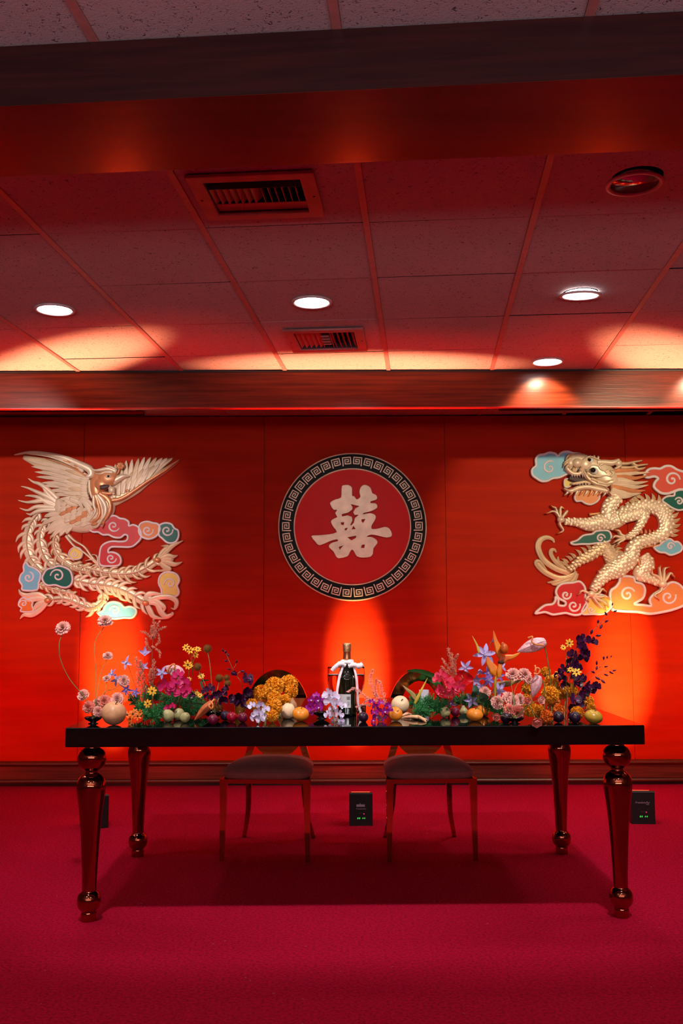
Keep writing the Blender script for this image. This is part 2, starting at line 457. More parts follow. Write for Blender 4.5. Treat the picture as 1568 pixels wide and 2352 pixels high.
# ------------------------------------------------------------------ vents
def vent(V, label, kind):
    u0, u1, v0, v1 = [q * TS for q in V]
    cu, cv = (u0 + u1) / 2, (v0 + v1) / 2
    x, y = gxy(cu / TS, cv / TS)
    t = empty('air_vent', (x, y, CEIL), (0, 0, ROT)); tag(t, label, 'air vent')
    hu, hv = (u1 - u0) / 2, (v1 - v0) / 2
    plate('frame', [rect(-hu, hu, -hv, hv), rect(-hu + .05, hu - .05, -hv + .045, hv - .045)], .012, .002, M_VENT, t, z=-.012, res=1)
    iu, iv = hu - .049, hv - .044
    bx = MB().box(-iu, iu, -iv, iv, .12, .125)
    for q in ((-iu, -iu + .003, -iv, iv), (iu - .003, iu, -iv, iv), (-iu, iu, -iv, -iv + .003), (-iu, iu, iv - .003, iv)):
        bx.box(q[0], q[1], q[2], q[3], 0, .12)
    bx.build('duct', M_VENTIN, t)
    def slat_x(x, y0, y1, tilt, w=.034):       # blade running along v
        o = MB().box(-.001, .001, y0, y1, -w / 2, w / 2).build('slat', M_VENT, t, (x, 0, .016)); o.rotation_euler = (0, tilt, 0)
    def slat_y(y, x0, x1, tilt, w=.03, z=.016):
        o = MB().box(x0, x1, -.001, .001, -w / 2, w / 2).build('slat', M_VENT, t, (0, y, z)); o.rotation_euler = (tilt, 0, 0)
    if kind == 1:
        for k in range(13):
            x = -iu + .014 + k * (2 * iu - .02) / 13
            slat_x(x, -iv + .075, iv - .06, .75 if k < 7 else -.15)
        for k in range(3): slat_y(-iv + .02 + k * .02, -iu, iu, -.9, .026, .03)
        MB().box(-iu, iu, iv - .06, iv - .002, .004, .007).build('baffle', M_VENT, t)
        MB().box(-iu, iu, -iv + .068, -iv + .071, -.004, .03).build('baffle', M_VENTIN, t)
    else:
        for k in range(5): slat_x(-iu + .018 + k * .026, -iv, iv, .75, .04)
        for k in range(5): slat_x(iu - .018 - k * .026, -iv, iv, -.5, .04)
        a = iu - .135
        for k in range(4): slat_y(-iv + .10 + k * .05, -a, a, -.6, .05, .012)
        for s_ in (-a - .004, a + .004): slat_x(s_, -iv, iv, 0, .03)
    # loose wire hanging from the grille
    for q in range(2):
        s_ = (-.3 if kind == 1 else .5) * iu + q * .012
        pts = [(s_, iv * .3 if kind == 2 else -iv * .2, -.004)]
        for k in range(7): pts.append((pts[-1][0] + random.uniform(-.006, .006), pts[-1][1] - random.uniform(.002, .01) * (1 if q else -.6), pts[-1][2] - random.uniform(.004, .009)))
        MB().tube(crm(pts, 4), .0009, 5).build('loose_wire', M_TRACK, t)
    for (a, c) in ((-hu + .018, 0), (hu - .018, 0)):
        MB().lathe([(.0001, -.0145), (.003, -.0142), (.004, -.0125), (.004, -.012)], 12).build('screw', M_VENTIN, t, (a, c, 0))
vent(V1, 'larger air vent close to the dark beam, with fanned slats', 1)
vent(V2, 'smaller air vent near the fascia, slats around a square core', 2)

# ------------------------------------------------------------------ battery uplights on the carpet
M_BOX = mat('uplight_black_shell', rgb(16, 15, 17), rough=0.45, var=.1)
M_PRINT = mat('pale_print', rgb(170, 165, 190), rough=0.5)
M_LEDG = mat('green_digits', (0.05, 0.8, 0.1, 1), emis=1.3); M_LEDR = mat('red_indicator', (0.9, 0.03, 0.1, 1), emis=1.2)
M_UPLENS = mat('uplight_led', (1.0, 0.09, 0.03, 1), emis=25.0)
UPC = (1.0, 0.085, 0.028)
def text(body, size, parent, loc, rot, m, name='printed_name', shear=0.2):
    cu = bpy.data.curves.new(name, 'FONT'); cu.body = body; cu.size = size; cu.align_x = 'CENTER'; cu.align_y = 'CENTER'; cu.extrude = .0002; cu.shear = shear; cu.resolution_u = 2
    ob = bpy.data.objects.new(name, cu); me = bpy.data.meshes.new_from_object(ob); bpy.data.objects.remove(ob)
    me.materials.clear(); me.materials.append(m)
    o = link(name, me, parent); o.location = loc; o.rotation_euler = rot; return o
UP_WASH, UP_CORE, UP_RISE = 50, 620, 1500
def uplight(px, py, label, rz=0, logo=True, power=1.0, aim=0.0):
    p = PZ(px, py, 0)
    t = empty('uplight', (p.x, p.y, 0), (0, 0, rz)); tag(t, label, 'uplight', 'wedge uplights on the carpet')
    w, h, d = .066, .184, .12
    # side profile (y, z): near face upright, top slanting down away
    pr = [(0, 0), (d, 0), (d, .10), (.07, h - .008), (.012, h), (.004, h - .002), (0, h - .008)]
    n = len(pr)
    sh = MB(); sh.add([(-w, q[0], q[1]) for q in pr] + [(w, q[0], q[1]) for q in pr], [(k, n + k, n + (k + 1) % n, (k + 1) % n) for k in range(n)] + [tuple(range(n)), tuple(range(n, 2 * n))[::-1]], False)
    sh.build('shell', M_BOX, t)
    l = MB(); l.add([(-w * .8, .113, .112), (w * .8, .113, .112), (w * .8, .0745, .1755), (-w * .8, .0745, .1755)], [(0, 1, 2, 3)], False)
    l.build('lens', M_UPLENS, t)
    fx = (pi / 2, 0, 0); y = -.0012
    dot = lambda nm, x, z, r, m: MB().lathe([(r, 0), (r * .8, .0008), (.0001, .001)], 12, Matrix.Translation((x, -.0002, z)) @ Matrix.Rotation(pi / 2, 4, 'X')).build(nm, m, t)
    if logo:
        plate('printed_mark', [rect(-.024, .024, -.006, .007)], .0006, .0001, M_PRINT, t).matrix_local = Matrix.Translation((-.002, -.0004, .112)) @ Matrix.Rotation(pi / 2, 4, 'X')
        plate('printed_mark', [[(-.005, 0), (.003, 0), (-.001, .007)]], .0006, .0001, M_PRINT, t).matrix_local = Matrix.Translation((-.004, -.0004, .120)) @ Matrix.Rotation(pi / 2, 4, 'X')
        text('FreedomPar', .0115, t, (0, y, .0945), fx, M_PRINT, 'printed_name', .3)
    else:
        text('FreedomPar', .0165, t, (-.004, y, .120), fx, M_PRINT, 'printed_name', .3)
        text('HEX', .009, t, (.024, y, .110), fx, M_PRINT, 'printed_name', .3)
    MB().box(-.014, .016, -.0008, .0002, .066, .073).build('display_window', mat('grey_display', rgb(52, 50, 55), rough=.3) if 'grey_display' not in MATS else MATS['grey_display'], t)
    dot('indicator', .0165, .0665, .0032, M_LEDR)
    for x in (-.019, -.009, .009, .019):
        text('8' if x < 0 else '4', .013, t, (x, y, .042), fx, M_LEDG, 'digit', .2)
    for q in (-.025, .025): dot('button', q, .082, .002, MATS['grey_display'])
    # the lamp's own light, thrown up at the wall
    c, s = cos(rz), sin(rz)
    L = Vector((p.x - s * .085, p.y + c * .085, .175))
    if rz > .3: s, c = 0, 1
    # wide deep red wash
    o = spot('uplight_beam', L, (L.x + aim, D_WALL, L.z + .42), UP_WASH * power, (1.0, 0.004, 0.002), 78, 1.0, .03); o.scale = (1.6, 1, 1)
    # hot amber core thrown low on the panels, an upright oval
    o = spot('uplight_core', L, (L.x + aim, D_WALL, .74), UP_CORE * power, (1.0, 0.80, 0.32), 44, .95, .03); o.scale = (.46, 1, 1)
    # and the part that goes straight up to the ceiling
    o = spot('uplight_rise', (L.x, L.y, L.z), (L.x + aim, L.y - .20, CEIL), UP_RISE * power, (1.0, 0.36, 0.17), 17, 1.0, .03); o.scale = (3.0, 1, 1)
    o = spot('uplight_rise', (L.x, L.y, L.z), (L.x + aim, L.y - .40, CEIL), 150 * power, (1.0, 0.015, 0.01), 29, 1.0, .03); o.scale = (2.4, 1, 1)
    return t
uplight(829, 1897, 'black wedge uplight standing between the two chairs')
uplight(1478, 1893, 'black wedge uplight by the right table leg, large lettering', rz=-.06, logo=False, aim=.26)
uplight(222, 1904, 'black wedge uplight half hidden behind the left front table leg', rz=.5, aim=-.20)
# two further uplights stand beyond the frame on either side
uplight(-420, 1904, 'black wedge uplight beyond the left edge')
uplight(2080, 1890, 'black wedge uplight beyond the right edge')
# ================================================================== long table
TZ = 0.762
def T(px, py):                       # point on the table top seen at a pixel
    return PZ(px, py, TZ)
M_GLOSS = mat('black_gloss_laminate', rgb(7, 8, 9), rough=0.05, var=.2, scale=3, spec=0.35)
M_ROSE = mat('rose_gold_plating', rgb(160, 92, 66), rough=0.07, metal=1.0, var=.04, scale=5)
M_GOLD = mat('mirror_gold_steel', rgb(196, 146, 80), rough=0.05, metal=1.0, var=.04, scale=5)
M_VELVET = mat('dusty_pink_velvet', rgb(168, 98, 92), rough=0.75, var=.08, scale=30, bump=.2, bscale=200, bdist=.001, sheen=.15)
TCX, TCY, TROT = 0.0455, 4.59, radians(0.75)
table = empty('banquet_table', (TCX, TCY, 0), (0, 0, TROT))
tag(table, 'long glossy black banquet table on turned rose gold legs', 'table')
hw, hd = 1.125, 0.655
tb = bmesh.new()
bmesh.ops.create_cube(tb, size=1, matrix=Matrix.Translation((0, 0, TZ - .037)) @ Matrix.Diagonal((2 * hw, 2 * hd, .074, 1)))
bmesh.ops.bevel(tb, geom=tb.edges[:], offset=.0018, segments=2, affect='EDGES')
me = bpy.data.meshes.new('tabletop'); tb.to_mesh(me); tb.free(); me.materials.append(M_GLOSS); link('tabletop', me, table)
LEGP = [(.029, 0), (.030, .002), (.030, .028), (.0285, .0355), (.0325, .040), (.042, .052), (.046, .068), (.0465, .078), (.044, .092), (.037, .105), (.0295, .112), (.0275, .116),
        (.028, .124), (.029, .16), (.0315, .22), (.035, .29), (.040, .36), (.047, .43), (.0535, .475), (.057, .505), (.0565, .525), (.051, .545), (.041, .558), (.030, .566), (.0255, .570), (.025, .576),
        (.030, .581), (.043, .591), (.052, .605), (.0558, .622), (.054, .642), (.046, .656), (.036, .664), (.0305, .668), (.0295, .672), (.0295, .687)]
LEGP = [(max(p.x, .0001), p.y) for p in crm([(a, b_, 0) for a, b_ in LEGP], 3)]
leg_me = MB().lathe(LEGP, 48).mesh('leg', M_ROSE)
for sx, sy in ((-1.053, -.515), (1.053, -.515), (-1.058, .525), (1.058, .525)):
    l = link('leg', leg_me, table); l.location = (sx, sy, 0)
    MB().box(-.05, .05, -.05, .05, .683, .6875).build('mounting_plate', M_GLOSS, l)
    for q in (-1, 1): MB().lathe([(.0001, .675), (.004, .676), (.005, .683)], 10).build('screw', M_GLOSS, l, (q * .042, -.04, 0))

# ================================================================== chairs
def make_chair(loc, rz, label, first=None):
    if first:
        r = first.copy(); COL.objects.link(r); r.location = loc; r.rotation_euler = (0, 0, rz); tag(r, label)
        for ch in list(first.children):
            c_ = ch.copy(); COL.objects.link(c_); c_.parent = r
        return r
    t = empty('dining_chair', loc, (0, 0, rz)); tag(t, label, 'chair', 'round back chairs behind the table')
    # front is -y. seat frame top z .395
    sz = .392
    # seat cushion: trapezoid, domed
    n = 20; cu = MB(); vs = []; fs = []
    def outline(u):      # superellipse rounded trapezoid
        a = 2 * pi * u; cx_, sy_ = cos(a), sin(a)
        ex = math.copysign(abs(cx_) ** .42, cx_); ey = math.copysign(abs(sy_) ** .42, sy_)
        wy = .228 - (.030 * (ey + 1) / 2)
        return ex * wy, ey * .225
    rings = [(0.965, 0.0), (1.0, .006), (1.005, .022), (.99, .034), (.93, .050), (.80, .062), (.6, .072), (.35, .078), (.12, .080)]
    N_ = 48
    for (s_, z) in rings:
        for k in range(N_):
            x, y = outline(k / N_); vs.append((x * s_, y * s_, sz + z - (.010 * (y * s_ < -.1) * (s_ > .7) * 0)))
    for q in range(len(rings) - 1):
        for k in range(N_): k2 = (k + 1) % N_; fs.append((q * N_ + k, q * N_ + k2, (q + 1) * N_ + k2, (q + 1) * N_ + k))
    fs.append(tuple(range(N_))[::-1]); fs.append(tuple((len(rings) - 1) * N_ + k for k in range(N_)))
    cu.add(vs, fs); cu.build('seat', M_VELVET, t)
    pp = [(*[c * .997 for c in outline(k / 60)], sz + .031) for k in range(60)]
    MB().tube(pp, .0035, 6, closed=True).build('piping', M_VELVET, t)
    # apron rails
    fr = MB(); z0, z1 = sz - .022, sz - .001
    fr.box(-.219, .219, -.215, -.195, z0, z1); fr.box(-.19, .19, .185, .203, z0, z1)
    for s_ in (-1, 1):
        fr.add([(s_ * .219, -.2, z0), (s_ * .19, .2, z0), (s_ * .172, .2, z0), (s_ * .201, -.2, z0), (s_ * .219, -.2, z1), (s_ * .19, .2, z1), (s_ * .172, .2, z1), (s_ * .201, -.2, z1)],
               [(0, 1, 2, 3), (4, 5, 6, 7), (0, 1, 5, 4), (1, 2, 6, 5), (2, 3, 7, 6), (3, 0, 4, 7)], False)
    fr.build('seat_rail', M_GOLD, t)
    def bar(path, wx, wy):
        mb = MB(); vs = []; fs = []
        for i, p in enumerate(path):
            a, c_ = (wx[i] if isinstance(wx, list) else wx), (wy[i] if isinstance(wy, list) else wy)
            vs += [(p[0] - a, p[1] - c_, p[2]), (p[0] + a, p[1] - c_, p[2]), (p[0] + a, p[1] + c_, p[2]), (p[0] - a, p[1] + c_, p[2])]
        for i in range(len(path) - 1):
            for k in range(4): k2 = (k + 1) % 4; fs.append((4 * i + k, 4 * i + k2, 4 * i + 4 + k2, 4 * i + 4 + k))
        fs += [(3, 2, 1, 0), tuple(4 * (len(path) - 1) + k for k in range(4))]
        return mb.add(vs, fs, False)
    for s_ in (-1, 1):
        bar([(s_ * .205, -.205, z1), (s_ * .207, -.206, .2), (s_ * .211, -.21, 0)], [.0185, .014, .010], [.014, .012, .010]).build('leg', M_GOLD, t)
        rp = crm([(s_ * .150, .195, z1), (s_ * .148, .21, .28), (s_ * .158, .25, .14), (s_ * .188, .31, 0)], 5)
        bar(rp, [.016 - .006 * i / 15 for i in range(16)], .012).build('leg', M_GOLD, t)
    # oval ring back (slightly reclined) with curved flares down to the seat
    oc, oa, ob = .665, .170, .232
    back = MB(); vs = []; fs = []; K = 64
    def yb_(z): return .225 + (z - .4) * .03
    for k in range(K):
        a = 2 * pi * k / K; s1, c1 = sin(a), cos(a)
        iw = .062
        o_ = (oa * c1, oc + ob * s1); i_ = ((oa - iw) * c1, oc + (ob - iw) * s1)
        for (q, dy, ed) in ((o_, -.008, .0), (o_, .008, .0), (i_, .008, .0), (i_, -.008, .0)):
            vs.append((q[0], yb_(q[1]) + dy, q[1]))
    for k in range(K):
        k2 = (k + 1) % K
        for e_ in range(4): e2 = (e_ + 1) % 4; fs.append((4 * k + e_, 4 * k2 + e_, 4 * k2 + e2, 4 * k + e2))
    back.add(vs, fs, False); back.build('back_ring', M_GOLD, t)
    for s_ in (-1, 1):
        pth = crm([(s_ * .133, 0, .520), (s_ * .147, 0, .47), (s_ * .160, 0, .43), (s_ * .168, 0, .375)], 4)
        bar([(p.x, yb_(p.z) - .002, p.z) for p in pth], [.020 - .006 * i / 12 + (.012 * max(0, i - 7) / 5) for i in range(13)], .007).build('back_post', M_GOLD, t)
    return t
c1 = P(514, 1978, 1); 
fl = PZ(514, 1979, 0); fr_ = PZ(715, 1981, 0)
cxL = (fl.x + fr_.x) / 2; cyL = fl.y + .21
fl2 = PZ(887, 1978, 0); fr2 = PZ(1090, 1977, 0)
cxR = (fl2.x + fr2.x) / 2; cyR = fl2.y + .21
chairA = make_chair((cxL, cyL, 0), radians(-4), 'gold round back chair with pink seat, left of the bottle')
make_chair((cxR, cyR, 0), radians(2.5), 'gold round back chair with pink seat, right of the bottle', chairA)
# ================================================================== wall carvings
M_PEARL = mat('champagne_carving_paint', rgb(246, 222, 190), rough=0.36, metal=0.15, var=.10, scale=9, bump=.12, bscale=60, bdist=.002, spec=.6)
M_PEARLDK = mat('aged_carving_gold', rgb(226, 196, 156), rough=0.38, metal=0.2, var=.12, scale=9, bump=.12, bscale=60, bdist=.002)
M_COPPER = mat('copper_toned_paint', rgb(232, 158, 108), rough=0.32, metal=0.25, var=.15, scale=12, bump=.1, bscale=50, bdist=.002)
M_RIM = mat('white_cloud_rim', rgb(238, 226, 228), rough=0.4, var=.04)
M_RIMG = mat('gold_cloud_edge', rgb(196, 160, 120), rough=0.35, metal=.4, var=.08)
CLOUDC = {'red': (205, 16, 26), 'orange': (226, 124, 52), 'green': (10, 98, 82), 'yellow': (238, 208, 104), 'blue': (126, 200, 226), 'salmon': (222, 84, 66), 'peach': (236, 148, 84)}
M_CL = {k: mat('enamel_' + k, rgb(*v), rough=0.4, var=.04, spec=.25) for k, v in CLOUDC.items()}
M_EYE = mat('glossy_black_eye', rgb(8, 8, 10), rough=0.05, coat=1)
M_EYEW = mat('eye_white', rgb(235, 235, 235), rough=0.3)
M_MOUTH = mat('dark_red_mouth', rgb(60, 6, 6), rough=0.5)

class Art:
    def __init__(s, name, label, s_, ox, oy, cx, cy, D=D_WALL - .05):
        s.s, s.ox, s.oy, s.D = s_, ox, oy, D
        c = P(ox + cx / s_, oy + cy / s_, D); s.cx, s.cz = c.x, c.z
        s.root = empty(name, (c.x, D_WALL, c.z)); tag(s.root, label, 'wall carving')
        s.k = (P(ox + 100, oy, D).x - P(ox, oy, D).x) / 100 / s_
    def q(s, p):
        w = P(s.ox + p[0] / s.s, s.oy + p[1] / s.s, s.D); return Vector((w.x - s.cx, w.z - s.cz, 0))
    # domed tapering strip; widths in zoom pixels, heights in metres above the wall
    def rib(s, mb, pts, w, h, base, n=5, prof=None, low=None, smooth=True, closed=False, ends=None):
        path = crm([s.q(p) for p in pts], n, closed); N = len(path)
        if callable(w): ws = [w(i / (N - 1)) for i in range(N)]
        elif isinstance(w, (list, tuple)):
            ws = []
            for i in range(N):
                t = i / (N - 1) * (len(w) - 1); a = min(int(t), len(w) - 2); ws.append(w[a] + (w[a + 1] - w[a]) * (t - a))
        else: ws = [w] * N
        prof = prof or ((-1, 0), (-.82, .58), (-.42, .92), (0, 1), (.42, .92), (.82, .58), (1, 0))
        low = base if low is None else low
        K = len(prof) + 2; vs = []; fs = []
        for i, p in enumerate(path):
            t = (path[(i + 1) % N] - path[i - 1]) if closed else (path[min(i + 1, N - 1)] - path[max(i - 1, 0)])
            if t.length < 1e-9: t = Vector((1, 0, 0))
            t.normalize(); nn = Vector((-t.y, t.x, 0)); hw = ws[i] * s.k / 2
            sc = min(1, ws[i] / (max(ws) + 1e-9) * 1.6)
            bs = base[0] + (base[1] - base[0]) * i / (N - 1) if isinstance(base, tuple) else base
            hh = h * sc
            sec = [(-1, None)] + list(prof) + [(1, None)]
            for (tt, hv) in sec:
                c = p + nn * (hw * tt)
                vs.append((c.x, -(bs + hh * hv) if hv is not None else -(low if not isinstance(low, tuple) else low[0]), c.y))
        R = N if closed else N - 1
        for i in range(R):
            i2 = (i + 1) % N
            for k in range(K - 1): fs.append((i * K + k, i * K + k + 1, i2 * K + k + 1, i2 * K + k))
        if not closed:
            fs.append(tuple(range(K))[::-1]); fs.append(tuple((N - 1) * K + k for k in range(K)))
        mb.add(vs, fs, smooth); return mb
    def part(s, name, m, parent=None): return None
    def ball(s, mb, p, rx, ry, hz, base, rot=0, n=14):
        c = s.q(p); M = Matrix.Rotation(rot, 4, 'Y')
        return mb.ell((c.x, -base, c.y), rx * s.k, hz, ry * s.k, M, n, 8)
    def board(s, name, pts, depth, bev, m, parent, base, smooth=3, holes=()):
        lp = crm([s.q(p) for p in pts], smooth, True) if smooth else [s.q(p) for p in pts]
        hs = [crm([s.q(p) for p in h_], smooth, True) if smooth else [s.q(p) for p in h_] for h_ in holes]
        o = plate(name, [lp] + hs, depth, bev, m, parent)
        o.data.transform(Matrix.Translation((0, -base - depth / 2, 0)) @ Matrix.Rotation(pi / 2, 4, 'X'))
        o.location = (0, 0, 0); return o
    def cloud(s, pts, col, spirals, base=.008, rimw=17, depth=.02):
        o = s.board('cloud', pts, depth, .002, M_CL[col], s.root, base)
        o['label'] = {'blue': 'light blue', 'salmon': 'salmon red', 'peach': 'pale orange'}.get(col, col) + ' enamel cloud with white rim'
        top = base + depth
        # pull the rim a little inside the outline
        c = sum((Vector(p) for p in pts), Vector((0, 0))) / len(pts)
        g = MB(); s.rib(g, pts, rimw + 5, .004, top - .006, 3, low=base - .004, closed=True); g.build('edge', M_RIMG, o)
        r = MB(); s.rib(r, pts, rimw, .006, top, 3, low=base, closed=True); r.build('rim', M_RIM, o)
        for (cx, cy, R, a0, turns, dr) in spirals:
            sp = []
            for i in range(22):
                t = i / 21; rr = R * (1 - .86 * t); a = radians(a0) + dr * 2 * pi * turns * t
                sp.append((cx + rr * cos(a), cy - rr * sin(a)))
            b = MB(); s.rib(b, sp, [rimw * .75, rimw, rimw * .95, rimw * .8, rimw * .9], .007, top - .001, 2, low=base)
            e_ = sp[-1]; s.ball(b, e_, rimw * .55, rimw * .55, .007, top)
            b.build('scroll', M_RIM, o)
        return o

# ------------------------------------------------------------------ phoenix
A = Art('phoenix_carving', 'carved gold phoenix with coloured clouds on the red wall, left of the medallion', 3.7333, 20, 1020, 770, 800)
R_ = A.root
S = lambda x, y, r, a0=200, t=1.25, d=-1: (x, y, r, a0, t, d)
A.cloud([(700, 712), (690, 735), (720, 752), (760, 752), (800, 775), (850, 775), (890, 795), (950, 800), (985, 775), (1010, 780), (1015, 800), (1000, 828), (950, 835), (880, 832), (820, 850), (785, 885), (772, 950), (768, 1010), (790, 1040), (850, 1045), (930, 1040), (955, 1010), (948, 965), (915, 935), (870, 925), (850, 930), (848, 905), (875, 880), (950, 880), (1040, 880), (1090, 850), (1125, 810), (1130, 760), (1105, 710), (1060, 690), (1025, 700), (1022, 665), (985, 640), (945, 635), (905, 612), (865, 620), (840, 650), (800, 690), (750, 705)],
        'red', [S(893, 700, 52, -20), S(872, 978, 46, 0)])
A.cloud([(1110, 725), (1125, 680), (1180, 662), (1230, 675), (1270, 682), (1292, 720), (1275, 770), (1240, 800), (1190, 812), (1140, 795), (1115, 765)], 'orange', [S(1185, 738, 50, 10)])
A.cloud([(1282, 740), (1292, 692), (1340, 674), (1390, 685), (1415, 720), (1448, 740), (1450, 795), (1420, 840), (1360, 845), (1310, 805), (1284, 780)], 'green', [S(1352, 738, 52, 10)])
A.cloud([(507, 940), (525, 902), (565, 882), (605, 897), (623, 930), (613, 972), (570, 988), (530, 975)], 'yellow', [S(557, 940, 28, 0)], rimw=12)
A.cloud([(138, 1012), (165, 1045), (215, 1065), (262, 1105), (262, 1150), (248, 1190), (232, 1250), (112, 1252), (108, 1212), (84, 1170), (97, 1120), (122, 1090), (118, 1045)], 'blue', [S(160, 1142, 50, 80)])
A.cloud([(302, 1112), (330, 1075), (380, 1062), (430, 1045), (490, 1062), (530, 1092), (546, 1150), (538, 1198), (500, 1228), (450, 1225), (400, 1208), (340, 1212), (305, 1192), (288, 1150)], 'green', [S(420, 1130, 62, 180, 1.3)], base=.03, depth=.022)
A.cloud([(1292, 1132), (1330, 1102), (1390, 1098), (1440, 1122), (1458, 1170), (1438, 1215), (1455, 1262), (1438, 1300), (1370, 1310), (1312, 1288), (1302, 1240), (1280, 1190)], 'yellow', [S(1378, 1198, 52, 190, 1.2)])
A.cloud([(82, 1348), (110, 1317), (150, 1332), (195, 1350), (190, 1385), (203, 1420), (180, 1438), (95, 1435), (102, 1405), (77, 1385)], 'orange', [S(118, 1368, 34, 180)], rimw=14)
A.cloud([(757, 1450), (800, 1430), (812, 1400), (840, 1367), (890, 1352), (950, 1367), (985, 1400), (1030, 1392), (1080, 1412), (1085, 1450), (1050, 1488), (980, 1488), (900, 1498), (850, 1485), (800, 1480)], 'blue', [S(905, 1425, 48, 180)])

RIDGE = ((-1, 0), (-.86, .55), (-.5, .62), (-.14, .70), (0, 1), (.14, .70), (.5, .62), (.86, .55), (1, 0))
def feather(a, b, w, base, h=.008, bend=0.0, m=M_PEARL, name='feather', par=None, tip=.12):
    a, b = Vector(a), Vector(b); d = b - a; nn = Vector((-d.y, d.x)).normalized()
    c = (a + b) / 2 + nn * bend
    mb = MB(); A_.rib(mb, [a, c, b], lambda t: w * (.75 + .25 * sin(pi * min(1, t * 1.4))) * (1 if t < .72 else max(tip, 1 - ((t - .72) / .28) ** 1.6)), h, base, 5, RIDGE, low=.002)
    return mb.build(name, m, par or A_.root)
A_ = A
# far (right) wing
wing2 = MB(); A.rib(wing2, [(790, 420), (870, 470), (960, 440), (1080, 380), (1190, 300), (1330, 220), (1455, 130)], [90, 120, 110, 90, 70, 46, 14], .014, .012, low=.004)
w2 = wing2.build('wing', M_PEARLDK, R_)
tips = [(1400, 112), (1355, 112), (1310, 112), (1262, 108), (1210, 106), (1158, 104), (1108, 116), (1052, 124), (1000, 134), (950, 150), (905, 168), (860, 185), (815, 200)]
for k, t in enumerate(tips):
    f = k / (len(tips) - 1)
    root = (1230 - 330 * f, 250 + 190 * f)
    feather(root, t, 46, .016 + .0008 * k, .006, -8, M_PEARL if k % 3 else M_PEARLDK, par=w2)
for k in range(9):
    f = k / 8
    feather((1170 - 280 * f, 305 + 150 * f), (1290 - 380 * f, 165 + 110 * f), 38, .027, .006, -5, M_PEARLDK if k % 2 else M_PEARL, par=w2)
for k in range(7):
    f = k / 6
    feather((1120 - 220 * f, 350 + 110 * f), (1190 - 290 * f, 245 + 110 * f), 36, .033, .005, -4, M_PEARL, par=w2)
g = MB(); A.rib(g, [(860, 485), (960, 465), (1075, 395), (1190, 315), (1330, 228), (1462, 128)], [34, 34, 30, 26, 20, 8], .012, .036, low=.01)
A.rib(g, [(1018 + 26 * cos(a * .5) * (1 - a / 16), 400 + 26 * sin(a * .5) * (1 - a / 16)) for a in range(14)], 9, .005, .042)
g.build('leading_edge', M_COPPER, w2)

# near (left) wing
wing1 = MB(); A.rib(wing1, [(700, 400), (560, 300), (400, 210), (240, 150), (110, 105)], [210, 190, 150, 90, 30], .012, .014, low=.004)
w1 = wing1.build('wing', M_PEARLDK, R_)
tips = [(168, 142), (186, 188), (214, 234), (228, 276), (272, 328), (276, 352), (322, 396), (352, 432), (420, 470), (500, 500)]
for k, t in enumerate(tips):
    f = k / (len(tips) - 1)
    feather((655 + 10 * f, 262 + 200 * f), t, 44, .018 + .0012 * (len(tips) - k), .008, 14 - 16 * f, par=w1)
tips = [(330, 182), (340, 226), (345, 266), (372, 306), (388, 344), (420, 378), (450, 416), (520, 455)]
for k, t in enumerate(tips):
    f = k / (len(tips) - 1)
    feather((665, 268 + 190 * f), t, 40, .034 + .0006 * k, .007, 12 - 12 * f, par=w1)
tips = [(480, 220), (470, 262), (490, 300), (480, 340), (505, 380), (535, 415), (570, 446)]
for k, t in enumerate(tips):
    f = k / (len(tips) - 1)
    feather((672, 285 + 175 * f), t, 38, .042, .006, 6 - 6 * f, M_PEARL if k % 2 else M_PEARLDK, par=w1)
for k in range(9):
    f = k / 8
    feather((690 - 20 * sin(pi * f), 292 + 172 * f), (605 + 8 * (k % 2), 296 + 160 * f), 26, .048, .005, 0, par=w1)
g = MB(); A.rib(g, [(690, 305), (692, 380), (712, 462)], [22, 26, 16], .010, .045, low=.02)
g.build('wing_band', M_PEARL, w1)
g = MB(); A.rib(g, [(660, 282), (700, 262), (690, 215), (600, 170), (480, 120), (340, 85), (180, 68), (42, 90)], [30, 60, 66, 60, 48, 36, 24, 6], .016, .040, low=.01)
A.rib(g, [(640, 230), (540, 180), (420, 130), (300, 100), (150, 84)], [26, 26, 20, 14, 5], .010, .052)
g.build('leading_edge', M_PEARL, w1)
for k in range(5):
    feather((640 - 34 * k, 240 - 22 * k), (560 - 34 * k, 190 - 18 * k), 26, .058, .006, 4, M_COPPER if k % 2 else M_PEARL, par=w1)
g = MB(); A.rib(g, [(300, 118), (480, 178), (600, 235), (660, 275)], [5, 10, 12, 10], .008, .046); g.build('wing_seam', M_COPPER, w1)

# body, breast feathers
g = MB(); A.rib(g, [(400, 470), (450, 560), (540, 640), (660, 660), (780, 600), (830, 520), (790, 420)], [50, 150, 200, 190, 190, 150, 100], .030, .016, low=.004)
body = g.build('body', M_PEARL, R_)
for r_i in range(6):
    for c_i in range(8):
        x = 420 + c_i * 46 + r_i * 20 - (r_i % 2) * 22; y = 520 + r_i * 30 + c_i * 9 - abs(c_i - 4) * 4
        if (x - 600) ** 2 / 225 ** 2 + (y - 600) ** 2 / 110 ** 2 > 1: continue
        feather((x + 26, y - 12), (x - 26, y + 14), 34, .047, .007, 0, M_PEARL if (c_i + r_i) % 3 else M_COPPER, par=body)
for a, b_, w, bd in [((520, 470), (690, 500), 40, 12), ((560, 480), (640, 560), 34, -12), ((600, 480), (720, 570), 40, -14), ((620, 460), (722, 530), 40, -8), ((640, 500), (700, 620), 36, -14), ((690, 470), (560, 520), 36, 10), ((480, 480), (600, 530), 36, 10)]:
    feather(a, b_, w, .052, .009, bd, par=body)
